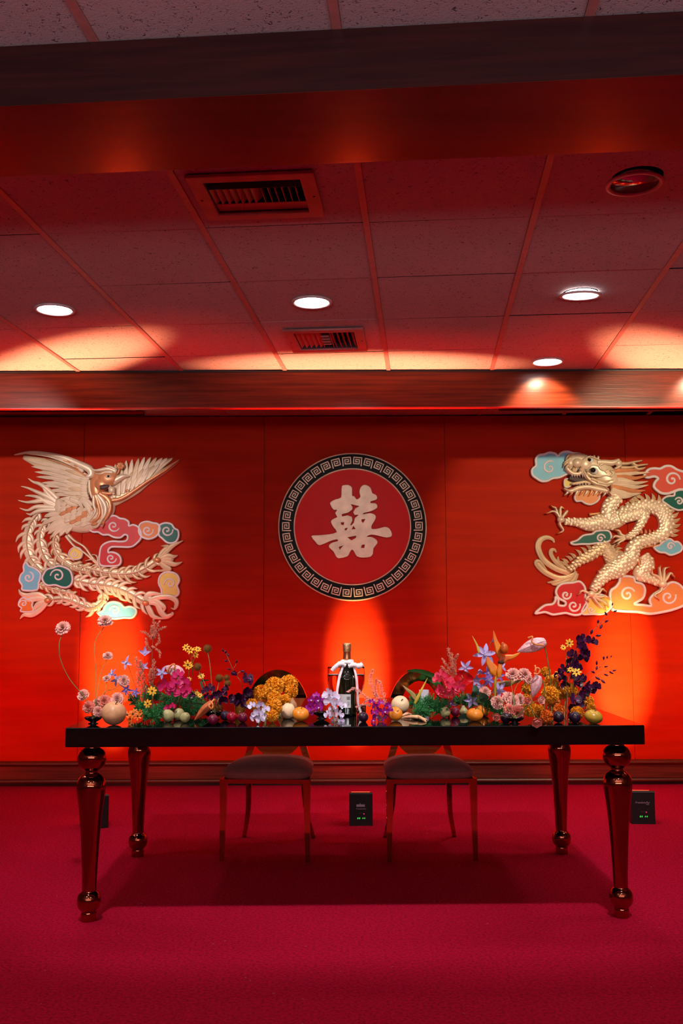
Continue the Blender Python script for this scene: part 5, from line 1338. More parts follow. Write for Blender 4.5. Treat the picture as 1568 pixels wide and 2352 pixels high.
# ---------------- dusty pink amaranth
def amaranth(label, base, plumes, group, D, stem=None, m=M_AMAR):
    b_ = base if isinstance(base, Vector) else T(*base); root = root_at('amaranth_stem', b_, label, 'flower', group); r = random.Random(len(label))
    for pts, w in plumes:
        path = crm([P(x, y, D + r.uniform(-.01, .01)) - b_ for x, y in pts], 8); mb = MB(); N = len(path)
        mb.tube(path, .0009, 4)
        tot = sum((path[i + 1] - path[i]).length for i in range(N - 1)); cnt = int(tot / .0007)
        for q in range(cnt):
            u = q / cnt; i = min(int(u * (N - 1)), N - 2); p = path[i].lerp(path[i + 1], u * (N - 1) - i)
            ww = w * pxm(D) * (.25 + .75 * sin(pi * min(1, .12 + u * .85)) ** .8)
            d = Vector((r.gauss(0, 1), r.gauss(0, 1), r.gauss(0, .8))).normalized()
            c = p + d * ww * 1.3 * r.uniform(.3, 1); l = .0034; a = d.orthogonal().normalized() * .0019; b2 = d.cross(a)
            tdir = (path[i + 1] - path[i]).normalized() * .0028
            mb.add([c - a, c + b2, c + a, c - b2, c + d * l + tdir, c - d * l], [(0, 1, 4), (1, 2, 4), (2, 3, 4), (3, 0, 4), (1, 0, 5), (2, 1, 5), (3, 2, 5), (0, 3, 5)], False)
        mb.build('plume', m, root)
    if stem: stem_tube(root, [b_] + [P(x, y, D) for x, y in stem], .0014, M_STEMD)
gA = 'dusty pink amaranth stems'
amaranth('tall branching pink amaranth rising above the left flowers', (350, 1650), [([(352, 1462), (353, 1440), (353, 1422)], 4.5), ([(354, 1462), (360, 1442), (367, 1426)], 3), ([(354, 1466), (366, 1446), (380, 1440)], 3), ([(348, 1468), (338, 1456), (323, 1450)], 3.2),
          ([(346, 1496), (338, 1482), (335, 1466)], 3), ([(358, 1484), (365, 1472), (364, 1458)], 3.2), ([(348, 1484), (366, 1496), (367, 1510)], 3), ([(349, 1462), (347, 1448), (349, 1436)], 3.5)], gA, 4.3, [(352, 1560), (349, 1505), (352, 1462)])
amaranth('thick pink amaranth plume behind the lavender clematis', (330, 1650), [([(333, 1590), (325, 1560), (317, 1535), (312, 1512)], 9), ([(324, 1590), (318, 1565), (322, 1545)], 6), ([(330, 1560), (324, 1530), (322, 1518)], 5)], gA, 4.27, [(330, 1600), (326, 1570)])
amaranth('slim upright pink plume right of the thick one', (345, 1650), [([(352, 1560), (353, 1540), (353, 1514)], 6), ([(346, 1575), (345, 1555), (348, 1535)], 6)], gA, 4.27, [(350, 1600), (352, 1560)])
amaranth('pink amaranth tuft standing on the red flowers right', (1040, 1636), [([(1042, 1555), (1038, 1525), (1029, 1490)], 6), ([(1036, 1545), (1026, 1528), (1014, 1512)], 4), ([(1046, 1550), (1044, 1520), (1051, 1503)], 4), ([(1034, 1550), (1022, 1538), (1013, 1530)], 3.5), ([(1040, 1540), (1037, 1515), (1038, 1502)], 4)], gA, 4.25, [(1042, 1600), (1042, 1560)])
amaranth('pink amaranth sprig right of the bottle, upright', (870, 1646), [([(862, 1602), (853, 1575), (850, 1555), (856, 1538)], 4.5), ([(866, 1600), (862, 1580), (864, 1560)], 3)], gA, 4.25, [(866, 1620), (862, 1600)], M_AMARL)
amaranth('thick pink amaranth sprig leaning over purple orchids', (874, 1647), [([(884, 1616), (878, 1590), (871, 1564)], 6), ([(876, 1610), (868, 1600), (862, 1594)], 4)], gA, 4.2, [(880, 1635), (884, 1616)], M_AMARL)
amaranth('pink amaranth sprig arching across the champagne bottle', (862, 1648), [([(858, 1614), (842, 1604), (826, 1590), (812, 1582), (798, 1590)], 4), ([(868, 1612), (850, 1606), (838, 1612)], 4), ([(852, 1622), (836, 1618), (818, 1624)], 3)], gA, 4.15, [(860, 1630), (858, 1614)], M_AMARL)

# ---------------- orchids
def orchids(name, label, group, meshes, base, blooms, D, budme=None, buds=(), stems=(), m=M_STEMD, sr=.0013):
    b_ = base if isinstance(base, Vector) else T(*base); root = root_at(name, b_, label, 'flower', group); r = random.Random(len(label) * 3 + 1)
    for (x, y, q_) in blooms:
        d = dirv(r.uniform(-.7, .7), r.uniform(-.3, .7)); p = P(x, y, D + r.uniform(-.018, .018)); put(meshes[r.randrange(len(meshes))], root, p - b_, d, q_ * pxm(D) * (1.3 if meshes is DARK else 1.08), r.uniform(-.5, .5))
        if not stems: pass
    for (x, y, q_, ax, az) in buds:
        p = P(x, y, D); put(budme, root, p - b_, Vector((ax, -.3, az)).normalized(), q_ * pxm(D), 0)
    for s_ in stems:
        pts = [P(x, y, D) for x, y in s_[:-1]] + ([b_] if s_[-1] == 'B' else [P(s_[-1][0], s_[-1][1], D)])
        stem_tube(root, pts, sr, m)
    return root
def fan_stems(base, blooms): return [[(x, y), ((x + base[0]) / 2, (y + base[1]) / 2), 'B'] for x, y, _ in blooms[::2]]
bl = [(409, 1552, 14), (379, 1575, 17), (402, 1572, 18), (423, 1570, 16), (416, 1593, 17), (392, 1588, 15), (428, 1585, 13)]
orchids('magenta_orchid', 'cluster of magenta orchid blooms under the curled pink anthurium', 'bright orchids', MAGE, (400, 1646), bl, 4.22, stems=fan_stems((400, 1640), bl))
bl = [(386, 1627, 9), (396, 1622, 8)]
orchids('magenta_orchid', 'small low magenta orchid just above the olive quinces', 'bright orchids', MAGE, (392, 1648), bl, 4.15, stems=fan_stems((392, 1640), bl))
bl = [(1013, 1552, 14), (1025, 1566, 16), (1038, 1580, 16), (1005, 1562, 12), (1053, 1577, 14), (1010, 1584, 14), (1030, 1593, 12)]
orchids('pink_orchid', 'pink red orchid blooms with the amaranth tuft above them', 'bright orchids', PINK, (1030, 1640), bl, 4.2, stems=fan_stems((1030, 1635), bl))
bl = [(597, 1618, 10), (609, 1630, 10), (595, 1636, 12), (579, 1622, 10), (581, 1650, 11), (597, 1652, 11), (588, 1640, 10), (606, 1645, 8)]
orchids('white_orchid', 'white and lilac orchid stem lying in front of left marigolds', 'white orchids', WHITE, (592, 1658), bl, 4.04, stems=fan_stems((592, 1655), bl))
bl = [(756, 1593, 13), (768, 1602, 13), (757, 1611, 13), (772, 1617, 13), (787, 1622, 9), (779, 1641, 10), (767, 1630, 12), (770, 1653, 9), (783, 1655, 8), (753, 1641, 9), (763, 1645, 10), (748, 1600, 9)]
orchids('white_orchid', 'cascade of white orchids against the champagne bottle', 'white orchids', WHITE, (768, 1660), bl, 4.12, stems=fan_stems((768, 1655), bl))
bl = [(731, 1607, 10), (721, 1618, 10), (741, 1616, 11), (710, 1620, 10), (704, 1630, 9), (735, 1626, 10), (745, 1606, 9), (726, 1598, 8), (716, 1607, 9), (712, 1636, 8), (724, 1629, 9)]
orchids('purple_orchid', 'purple orchids heaped in the black bowl left of the bottle', 'purple orchids', PURP, B2, bl, 4.2, stems=fan_stems((738, 1640), bl))
bl = [(859, 1621, 9), (870, 1632, 10), (854, 1612, 7), (889, 1621, 9), (882, 1634, 9), (864, 1646, 10), (888, 1644, 8), (854, 1638, 8), (876, 1654, 7), (896, 1632, 7), (872, 1615, 8), (856, 1655, 6)]
orchids('purple_orchid', 'purple orchids spilling left of the orange persimmon, right of the bottle', 'purple orchids', PURP, (872, 1658), bl, 4.1, stems=fan_stems((872, 1650), bl))
# dark dendrobium sprays
gD = 'blackish purple orchid sprays'
orchids('dark_orchid_spray', 'dark purple orchid spray bending left before the left chair', gD, DARK, (560, 1642), [(566, 1560, 12), (572, 1566, 10), (538, 1549, 7), (563, 1588, 13), (577, 1593, 12), (546, 1600, 14), (571, 1603, 11), (553, 1612, 12), (560, 1622, 9), (540, 1612, 10)], 4.25,
        BUDD, [(512, 1494, 5, -.4, 1), (518, 1498, 5, .3, .8), (524, 1504, 5, .5, -.8), (519, 1518, 5, -1, .2), (543, 1520, 5.5, .4, .8), (526, 1537, 5, -1, .3), (556, 1542, 6, 1, .1), (537, 1547, 7, -.8, .6)],
        [[(516, 1494), (527, 1520), (540, 1548), (556, 1575), 'B'], [(543, 1520), (540, 1530), (535, 1535)], [(556, 1542), (547, 1546), (545, 1555)]])
orchids('dark_orchid_spray', 'dark purple orchids among the round seed heads', gD, DARK, (500, 1645), [(523, 1583, 9), (501, 1597, 11), (508, 1608, 12), (482, 1583, 10), (490, 1600, 9), (528, 1603, 9), (512, 1592, 9), (475, 1600, 7), (470, 1588, 7), (444, 1598, 6)], 4.2,
        stems=[[(523, 1583), (510, 1600), 'B'], [(470, 1588), (490, 1596), (500, 1620), 'B'], [(444, 1598), (470, 1610), 'B']])
orchids('dark_orchid_spray', 'tall dark purple orchid spray reaching up to the dragon clouds', gD, DARK, (1300, 1655),
        [(1342, 1472, 13), (1328, 1468, 9), (1346, 1500, 12), (1360, 1476, 10), (1326, 1486, 12), (1315, 1506, 12), (1305, 1520, 12), (1320, 1530, 11), (1295, 1540, 12), (1329, 1537, 10), (1290, 1556, 11), (1312, 1556, 13), (1330, 1560, 11), (1300, 1571, 11), (1282, 1549, 9), (1322, 1571, 12), (1336, 1488, 11), (1308, 1538, 11), (1325, 1515, 11), (1340, 1512, 10)], 4.3,
        BUDD, [(1406, 1388, 4, .2, 1), (1412, 1404, 5, 1, .3), (1391, 1410, 6, -.5, .9), (1373, 1428, 6, .1, 1), (1392, 1427, 6, .8, .5), (1380, 1439, 7, -.5, -.8), (1358, 1452, 7, .3, .9), (1373, 1460, 7, 1, .1), (1362, 1466, 6, -.3, -.8)],
        [[(1408, 1394), (1385, 1422), (1362, 1450), (1340, 1480), (1315, 1530), (1304, 1600), 'B'], [(1373, 1428), (1370, 1440)], [(1392, 1427), (1378, 1432)], [(1345, 1466), (1325, 1484), (1312, 1520), (1306, 1560), 'B']])
orchids('dark_orchid_spray', 'thin dark orchid spray of tiny buds, middle one at right', gD, DARK, (1318, 1655), [(1338, 1558, 8)], 4.28,
        BUDD, [(1403, 1508, 3.5, .4, 1), (1394, 1510, 4.5, 0, 1), (1386, 1512, 5.5, 0, 1), (1370, 1523, 6, 0, 1), (1391, 1531, 5, 1, .2), (1370, 1534, 6, -.3, -.8), (1362, 1544, 6, -.8, .4)],
        [[(1403, 1509), (1386, 1522), (1372, 1536), (1340, 1555), (1325, 1600), 'B'], [(1391, 1531), (1376, 1533)]])
orchids('dark_orchid_spray', 'drooping dark orchid spray at far right above yellow green persimmon', gD, DARK, (1322, 1657),
        [(1368, 1578, 11), (1352, 1586, 12), (1338, 1591, 12), (1329, 1602, 12), (1318, 1609, 13), (1326, 1620, 12), (1312, 1626, 11), (1348, 1576, 10), (1308, 1641, 10), (1320, 1636, 11), (1358, 1583, 9)], 4.15,
        BUDD, [(1410, 1540, 5, .8, .2), (1403, 1545, 6, .5, -.3), (1391, 1550, 6, .9, -.4), (1372, 1558, 7, .8, -.5), (1384, 1565, 7, .7, -.7), (1365, 1569, 6, -.5, .3)],
        [[(1408, 1541), (1385, 1543), (1355, 1562), (1335, 1580), (1322, 1615), 'B']])

# ---------------- marigolds
gM = 'orange marigolds on the left'
for (x, y, r, D, lb, mm) in [(630, 1577, 23, 4.35, 'large marigold at the top, left one of the highest pair', MARI), (663, 1571, 22, 4.4, 'large marigold at the top, right one of the highest pair', MARI), (669, 1588, 16, 4.35, 'marigold tucked under the highest right one', MARI),
        (600, 1592, 20, 4.3, 'marigold at the upper left of the left heap', MARI), (630, 1603, 17, 4.25, 'marigold in the middle of the left heap', MARI), (628, 1624, 21, 4.15, 'big marigold low in the left heap behind white orchids', MARI),
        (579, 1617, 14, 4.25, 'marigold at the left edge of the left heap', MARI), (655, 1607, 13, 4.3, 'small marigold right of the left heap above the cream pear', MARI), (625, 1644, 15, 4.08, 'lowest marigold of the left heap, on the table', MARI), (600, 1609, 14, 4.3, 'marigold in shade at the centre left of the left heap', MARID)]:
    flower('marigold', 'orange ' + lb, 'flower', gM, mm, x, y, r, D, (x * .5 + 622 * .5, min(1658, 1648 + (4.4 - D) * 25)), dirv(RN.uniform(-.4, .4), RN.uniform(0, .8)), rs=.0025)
gM2 = 'orange marigolds on the right'
for (x, y, r, D, lb, mm) in [(1253, 1543, 12, 4.45, 'small marigold highest in the right heap, turned away', MARI), (1266, 1569, 19, 4.35, 'marigold below the highest one in the right heap', MARI), (1212, 1580, 16, 4.4, 'marigold behind the hanging pink anthurium', MARI),
        (1262, 1595, 21, 4.2, 'large marigold right of the hanging pink anthurium', MARI), (1309, 1585, 18, 4.3, 'marigold at upper right beneath the dark orchids', MARI), (1289, 1591, 16, 4.35, 'marigold between the two large upper ones at right', MARI),
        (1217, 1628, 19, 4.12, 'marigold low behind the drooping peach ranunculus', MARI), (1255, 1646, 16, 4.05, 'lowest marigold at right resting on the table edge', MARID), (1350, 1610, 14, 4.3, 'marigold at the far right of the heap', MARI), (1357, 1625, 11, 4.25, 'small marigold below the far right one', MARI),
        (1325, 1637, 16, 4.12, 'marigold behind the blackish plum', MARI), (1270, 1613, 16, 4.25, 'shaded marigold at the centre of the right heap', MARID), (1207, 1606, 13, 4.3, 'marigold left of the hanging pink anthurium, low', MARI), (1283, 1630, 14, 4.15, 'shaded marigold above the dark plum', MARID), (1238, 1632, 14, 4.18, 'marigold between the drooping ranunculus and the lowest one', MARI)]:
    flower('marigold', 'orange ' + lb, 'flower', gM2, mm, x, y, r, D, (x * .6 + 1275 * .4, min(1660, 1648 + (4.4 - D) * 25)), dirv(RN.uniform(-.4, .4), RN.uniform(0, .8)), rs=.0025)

# ---------------- peach carnations and ranunculus, right
g_ = 'peach flowers on the right'
for (x, y, r, D, lb, kind, d, mid) in [(1141, 1614, 14, 4.15, 'peach carnation at the left end of the low peach row', 0, None, []), (1167, 1606, 15, 4.2, 'peach carnation, second of the low peach row', 0, None, []), (1178, 1613, 14, 4.12, 'peach carnation in the middle of the low peach row', 0, None, []),
        (1192, 1607, 13, 4.18, 'peach carnation at the right of the low peach row', 0, None, []), (1168, 1630, 12, 4.08, 'small salmon carnation under the low peach row', 0, None, []), (1187, 1636, 15, 4.05, 'large salmon carnation directly over the small black bowl', 0, dirv(.1, -.3), []),
        (1177, 1550, 15, 4.3, 'peach carnation high up, left one of the upper pair', 0, dirv(-.2, 1), [(1178, 1600), (1174, 1570)]), (1204, 1551, 16, 4.3, 'peach carnation high up, right one of the upper pair', 0, dirv(.2, .9), [(1180, 1600), (1186, 1575)]), (1213, 1562, 10, 4.28, 'small peach carnation below the upper right one', 0, None, [(1190, 1605)]),
        (1210, 1610, 11, 4.1, 'closed peach ranunculus below the hanging anthurium tip', 1, dirv(.1, .1), []), (1241, 1608, 12, 4.08, 'peach ranunculus in front of the large right marigold', 1, dirv(.4, .2), [(1215, 1618)]), (1140, 1646, 11, 4.0, 'small peach ranunculus low beside the dusky plum', 1, dirv(-.2, -.2), [(1160, 1645)]),
        (1113, 1590, 12, 4.2, 'single peach flower among the lavender clematis', 0, None, [(1150, 1610)])]:
    flower('ranunculus' if kind else 'carnation', lb, 'flower', g_, RANU if kind else CARN[:2] if 'salmon' not in lb else CARN[2:], x, y, r, D, B3, d, mid, .0014)
flower('ranunculus', 'peach ranunculus drooping over the front table edge', 'flower', g_, RANU, 1232, 1658, 15, 3.93, B3, dirv(.1, -.5), [(1212, 1620), (1222, 1635)], .0014, k=0)

# ---------------- small yellow and orange flowers
gY = 'small yellow flowers on thin stems'
def yel(label, pts, base, D, meshes=YELL, group=gY):
    b_ = T(*base); root = root_at('coreopsis', b_, label, 'flower', group)
    for (x, y, r) in pts:
        d = dirv(RN.uniform(-.5, .5), RN.uniform(.1, 1.1)); p = P(x, y, D + RN.uniform(-.01, .01)); put(meshes[RN.randrange(2)], root, p - b_, d, r * pxm(D), RN.uniform(0, 6))
    j = P(sum(p[0] for p in pts) / len(pts), max(p[1] for p in pts) + 22, D)
    for (x, y, r) in pts: stem_tube(root, [b_, b_.lerp(j, .7), j, P(x, y + 2, D)], .0008, M_STEM, 4)
yel('tall spray of yellow flowers left of the round seed heads', [(427, 1487, 9), (438, 1494, 10), (454, 1491, 8), (449, 1504, 8)], (438, 1640), 4.35)
yel('golden flower head behind the left seed head', [(431, 1527, 11), (436, 1531, 8)], (436, 1640), 4.32)
yel('yellow flower between the magenta orchids and seed heads', [(462, 1553, 8)], (450, 1640), 4.3)
yel('tiny yellow flower at the right of the magenta orchids', [(434, 1560, 6)], (440, 1640), 4.3)
yel('yellow flower with dark eye in the left foliage', [(349, 1587, 11)], (350, 1650), 4.15)
yel('orange yellow flower low in the left foliage', [(339, 1616, 10)], (342, 1656), 4.08)
yel('tiny yellow flower beside dark orchids on the left', [(459, 1597, 6), (452, 1592, 5)], (455, 1645), 4.2)
yel('yellow flower with dark eye above the dark orchids at right', [(1307, 1477, 10), (1293, 1487, 7)], (1300, 1650), 4.3)
yel('yellow flower with dark eye amid the dark right orchids', [(1324, 1544, 11), (1310, 1538, 8)], (1305, 1650), 4.2)
yel('yellow flower at the left edge of the dark right orchids', [(1280, 1548, 8), (1272, 1552, 5)], (1290, 1650), 4.3)
yel('bunch of small orange flowers right of the tan asian pear', [(292, 1642, 10), (305, 1640, 11), (316, 1645, 10), (299, 1652, 8), (322, 1636, 7), (298, 1661, 7), (309, 1634, 8)], (305, 1664), 4.02, ORAN, 'small orange flowers')

# ---------------- seed heads
gC = 'round rust and olive seed heads'
for (x, y, r, D, lb, mid) in [(476, 1490, 10.5, 4.35, 'tallest round seed head on a long stem', [(487, 1620), (486, 1570), (481, 1520)]), (453, 1532, 10, 4.3, 'round seed head leaning left, second tallest', [(482, 1610), (470, 1570)]),
        (503, 1558, 10, 4.3, 'rust seed head at the left of the close pair', [(494, 1610), (500, 1580)]), (520, 1557, 8, 4.34, 'rust seed head at the right of the close pair', [(500, 1610), (514, 1580)]), (522, 1570, 8.5, 4.26, 'orange seed head just under the close pair', [(500, 1615), (514, 1595)]), (502, 1624, 10, 4.22, 'dark seed head low over the black bowl', [])]:
    flower('seed_head', lb, 'flower', gC, CONE, x, y, r, D, B4, dirv(RN.uniform(-.2, .2), 2.0), mid, .0016)

# ---------------- anthuriums
def anthurium(label, ax0, ax1, R, D, spad, stem, base, m=M_SPATH, name='anthurium', open_=.0, msp=M_SPADIX):
    b_ = T(*base); root = root_at(name, b_, label, 'flower'); p0, p1 = P(ax0[0], ax0[1], D), P(ax1[0], ax1[1], D - .01)
    ax = p1 - p0; L = ax.length; q_ = ax.to_track_quat('Z', 'Y').to_matrix().to_4x4(); r = R * pxm(D); mb = MB(); vs = []; fs = []; nu, nv = 14, 26
    for i in range(nu + 1):
        u = i / nu; rr = r * (sin(pi * min(1, .14 + u * .86)) ** .75) * (1.05 - .35 * u)
        for j in range(nv + 1):
            a = (j / nv) * (2 * pi + .5) + .3; k = rr * (1 + .10 * sin(5 * a) * sin(pi * u)) * (1 - .10 * j / nv)
            vs.append(q_ @ Vector((k * cos(a), k * sin(a) * .8, u * L)) + p0 - b_)
    for i in range(nu):
        for j in range(nv): a = i * (nv + 1) + j; fs.append((a, a + 1, a + nv + 2, a + nv + 1))
    mb.add(vs, fs).build('spathe', m, root)
    if spad: MB().tube(crm([P(x, y, D - r * f) - b_ for x, y, f in spad], 6), [.0036 + .0006 * sin(k) for k in range((len(spad) - 1) * 6 + 1)], 8).build('spadix', msp, root)
    stem_tube(root, [b_] + [P(x, y, D + .01) for x, y in stem], .0026, M_STEM, 8)
anthurium('pale pink anthurium nodding left high above right marigolds', (1251, 1474), (1187, 1497), 21, 4.3, [(1212, 1466, 1.0), (1222, 1462, 1.15), (1221, 1474, 1.2), (1230, 1480, 1.2), (1242, 1481, 1.1), (1248, 1483, .9)], [(1265, 1620), (1263, 1560), (1256, 1510), (1249, 1480)], (1265, 1650))
anthurium('pale pink anthurium hanging down in front of marigolds', (1236, 1552), (1222, 1604), 16, 4.1, [(1228, 1528, .6), (1230, 1540, .9), (1227, 1548, 1.2), (1236, 1547, 1.3), (1239, 1538, 1.2), (1232, 1534, 1.1), (1228, 1542, 1.2)], [(1250, 1640), (1250, 1580), (1240, 1553)], (1255, 1655))
anthurium('pale pink anthurium with curled orange spadix above magenta orchids', (420, 1552), (378, 1530), 20, 4.3, [(384, 1545, .9), (390, 1532, 1.1), (398, 1525, 1.2), (402, 1531, 1.2), (398, 1538, 1.1)], [(410, 1610), (416, 1560)], (405, 1640))
anthurium('rust brown folded anthurium leaning on the black bowl', (488, 1612), (446, 1655), 13, 4.12, [(492, 1606, .3), (484, 1616, .9), (480, 1622, 1.2), (486, 1628, 1.2), (489, 1620, 1.2), (484, 1612, 1.0)], [(494, 1640), (488, 1614)], (492, 1652), M_RUST)
def spathe_open(label, c, R, D, base, d, m):
    b_ = T(*base); root = root_at('red_anthurium', b_, label, 'flower'); mb = MB(); r = R * pxm(D); vs = []; fs = []; q_ = d.to_track_quat('Z', 'Y').to_matrix().to_4x4(); p0 = P(c[0], c[1], D)
    nu, nv = 8, 28
    for i in range(nu + 1):
        u = i / nu
        for j in range(nv):
            a = 2 * pi * j / nv; k = u * (1 - .25 * math.exp(-((a - pi) / .35) ** 2) + .3 * math.exp(-(min(a, 2 * pi - a) / .4) ** 2))
            vs.append(q_ @ Vector((k * r * cos(a), k * r * sin(a) * .9, r * .42 * u * u)) + p0 - b_)
    for i in range(nu):
        for j in range(nv): j2 = (j + 1) % nv; fs.append((i * nv + j, i * nv + j2, (i + 1) * nv + j2, (i + 1) * nv + j))
    mb.add(vs, fs).build('spathe', m, root)
    MB().tube([p0 - b_, p0 - b_ + d * r * .3 + Vector((0, 0, .004)), p0 - b_ + d * r * .8 + Vector((0, 0, .012))], [.003, .0034, .0016], 8).build('spadix', M_SPADIX, root)
    stem_tube(root, [b_, b_.lerp(p0, .6), p0], .002)
spathe_open('red anthurium behind pink orchids, upright one near the clematis', (1063, 1560), 20, 4.3, (1056, 1640), dirv(-.3, .2), M_REDSP)
spathe_open('glossy dark red anthurium cupped under the pink orchids', (1025, 1596), 24, 4.22, (1030, 1642), dirv(-.1, 1.2), M_REDSP)

# ---------------- heliconia
def bract(mb, pts, w, D, b_, flat_=.55):
    path = crm([P(x, y, D) - b_ for x, y in pts], 8); N = len(path); vs = []; fs = []; n = 12
    for i, p in enumerate(path):
        t = (path[min(i + 1, N - 1)] - path[max(i - 1, 0)]).normalized(); u_ = t.cross(Vector((0, 1, 0))).normalized(); v_ = t.cross(u_)
        f = i / (N - 1); k = w * pxm(D) * max(.03, (1 - f) ** .75 * min(1, .45 + f * 2.2))
        for j in range(n):
            a = 2 * pi * j / n; crease = 1 - .45 * math.exp(-((a - pi / 2) / .35) ** 2)
            vs.append(p + (u_ * cos(a) * crease + v_ * sin(a) * flat_) * k if False else p + (u_ * cos(a) + v_ * sin(a) * flat_) * (k * crease))
    for i in range(N - 1):
        for j in range(n): j2 = (j + 1) % n; fs.append((i * n + j, i * n + j2, (i + 1) * n + j2, (i + 1) * n + j))
    fs.append(tuple(range(n))[::-1]); mb.add(vs, fs)
b_ = T(1138, 1648); hl_ = root_at('heliconia', b_, 'orange heliconia with three pointed bracts, tallest bloom on the right', 'flower')
M_YG = mat('yellow_green_bract', rgb(206, 178, 62), rough=.4, var=.2, scale=20)
M_BRG = mat('pink_green_bract', rgb(196, 150, 96), rough=.4, scale=20, col2=rgb(120, 130, 60))
M_BUDR = mat('rusty_bud', rgb(190, 84, 24), rough=.4, var=.25, scale=40)
for pts, w in (([(1149, 1512), (1144, 1490), (1137, 1470), (1133, 1448)], 11), ([(1148, 1524), (1160, 1512), (1178, 1508), (1194, 1499)], 11), ([(1140, 1550), (1132, 1536), (1122, 1522), (1119, 1508)], 15)):
    mb = MB(); bract(mb, pts, w, 4.2, b_); mb.build('bract', M_HELI, hl_)
mb = MB(); bract(mb, [(1145, 1556), (1147, 1538), (1149, 1520), (1152, 1504)], 8, 4.19, b_, .9); mb.build('bract', M_HELI, hl_)
mb = MB(); mb.ell(P(1157, 1490, 4.17) - b_, .018, .014, .022, None, 12, 8); mb.ell(P(1154, 1480, 4.17) - b_, .008, .008, .010, None, 8, 6); mb.build('flower_bud', M_BUDR, hl_)
mb = MB(); mb.ell(P(1150, 1521, 4.19) - b_, .014, .010, .009, None, 10, 7); mb.build('joint', M_BROWNC, hl_)
stem_tube(hl_, [b_, P(1136, 1600, 4.22), P(1137, 1565, 4.2), P(1142, 1548, 4.2)], .006, M_YG, 10)
mb = MB(); bract(mb, [(1100, 1500), (1095, 1482), (1084, 1460)], 4, 4.3, b_); mb.build('bract', M_YG, hl_)
def lone(name, label, cat, pts, w, D, m, flat_=.55, base=None):
    p0 = base or P(pts[0][0], pts[0][1], D); t = root_at(name, p0, label, cat); mb = MB(); bract(mb, pts, w, D, p0, flat_); mb.build('bract', m, t)
    return t, p0
t, p0 = lone('loose_bract', 'pointed green and pink bract lying right behind the upper peach carnations', 'plant', [(1136, 1571), (1165, 1570), (1188, 1564), (1206, 1560)], 9, 4.36, M_BRG, base=T(1140, 1640))
stem_tube(t, [p0, P(1138, 1571, 4.36)], .003)
t, p0 = lone('loose_bract', 'yellow pink pointed bract rising left of the grey cup', 'plant', [(956, 1608), (946, 1594), (935, 1584), (924, 1574)], 7, 4.3, M_BRG, base=T(958, 1644)); stem_tube(t, [p0, P(955, 1606, 4.3)], .002)
t, p0 = lone('loose_bract', 'thin yellow spike crossing in front of the right chair back', 'plant', [(952, 1616), (966, 1588), (982, 1556)], 4.5, 4.22, M_YG, base=T(954, 1650)); stem_tube(t, [p0, P(953, 1614, 4.22)], .002)
fl_ = T(925, 1650); t = root_at('fallen_bract', fl_, 'cream and pink split bract lying flat right of the persimmon', 'plant'); 
mb = MB()
for a, b2 in (((922, 1651), (980, 1655)), ((945, 1648), (978, 1659)), ((922, 1647), (948, 1646))):
    A0, A1 = T(*a) - fl_, T(*b2) - fl_; path = [A0 + Vector((0, 0, .004)), A0.lerp(A1, .5) + Vector((0, 0, .012)), A1 + Vector((0, 0, .003))]
    mb.tube(crm(path, 5), [.0025 + .005 * sin(pi * k / 10) for k in range(11)], 8)
mb.build('bract', mat('cream_pink_bract', rgb(238, 210, 150), rough=.4, scale=30, col2=rgb(226, 150, 120)), t)

# long leaves
def leaf(label, pts, w, D, base, m=M_LEAF, name='long_leaf'):
    b2 = T(*base); root = root_at(name, b2, label, 'leaf'); path = crm([P(x, y, D + dz_) - b2 for x, y, dz_ in pts], 7); N = len(path); vs = []; fs = []
    for i, p in enumerate(path):
        t_ = (path[min(i + 1, N - 1)] - path[max(i - 1, 0)]).normalized(); s_ = t_.cross(Vector((0, .8, .6))).normalized(); f = i / (N - 1); k = w * pxm(D) * sin(pi * (.08 + .88 * f)) ** .7
        for v, h_ in ((-1, .15), (-.5, .05), (0, -.1), (.5, .05), (1, .15)): vs.append(p + s_ * (v * k) + Vector((0, -.6, .3)) * (h_ * k))
    for i in range(N - 1):
        for j in range(4): fs.append((i * 5 + j, i * 5 + j + 1, i * 5 + j + 6, i * 5 + j + 5))
    MB().add(vs, fs).build('blade', m, root); stem_tube(root, [b2, b2.lerp(path[0] + b2, .5), path[0] + b2], .0015)
leaf('long green leaf arching in front of the right chair ring', [(1012, 1572, 0), (990, 1552, .02), (960, 1541, .02), (934, 1541, .0)], 6, 4.5, (1020, 1630))
leaf('broad green leaf behind the pink orchids', [(1014, 1580, 0), (995, 1560, .02), (978, 1552, .0), (964, 1560, .0)], 12, 4.55, (1018, 1628), M_LEAF)
leaf('pale blade leaf reaching left from the black seed head bowl', [(478, 1622, 0), (455, 1616, 0), (426, 1620, -.02)], 3, 4.15, (482, 1650), M_LEAFD)
leaf('small dusky leaf loose on the table before the green pear', [(1080, 1651, 0), (1068, 1645, 0), (1052, 1649, 0)], 8, 4.12, (1080, 1656), M_LEAFD)
leaf('small dusky leaf among clematis over the green pear', [(1085, 1600, 0), (1092, 1588, -.02), (1088, 1574, -.02)], 8, 4.25, (1085, 1640), M_LEAFD)
leaf('dusky leaf under the single peach flower', [(1105, 1612, 0), (1112, 1602, -.03), (1096, 1592, -.03)], 9, 4.2, (1110, 1645), M_LEAFD)
leaf('green leaf at the lower right of the clematis', [(1120, 1620, 0), (1135, 1606, -.03), (1146, 1612, -.04)], 9, 4.2, (1118, 1648), M_LEAF)
leaf('narrow leaf right of second tallest seed head', [(470, 1590, 0), (462, 1566, 0), (480, 1562, 0)], 3, 4.3, (480, 1645), M_LEAFD)

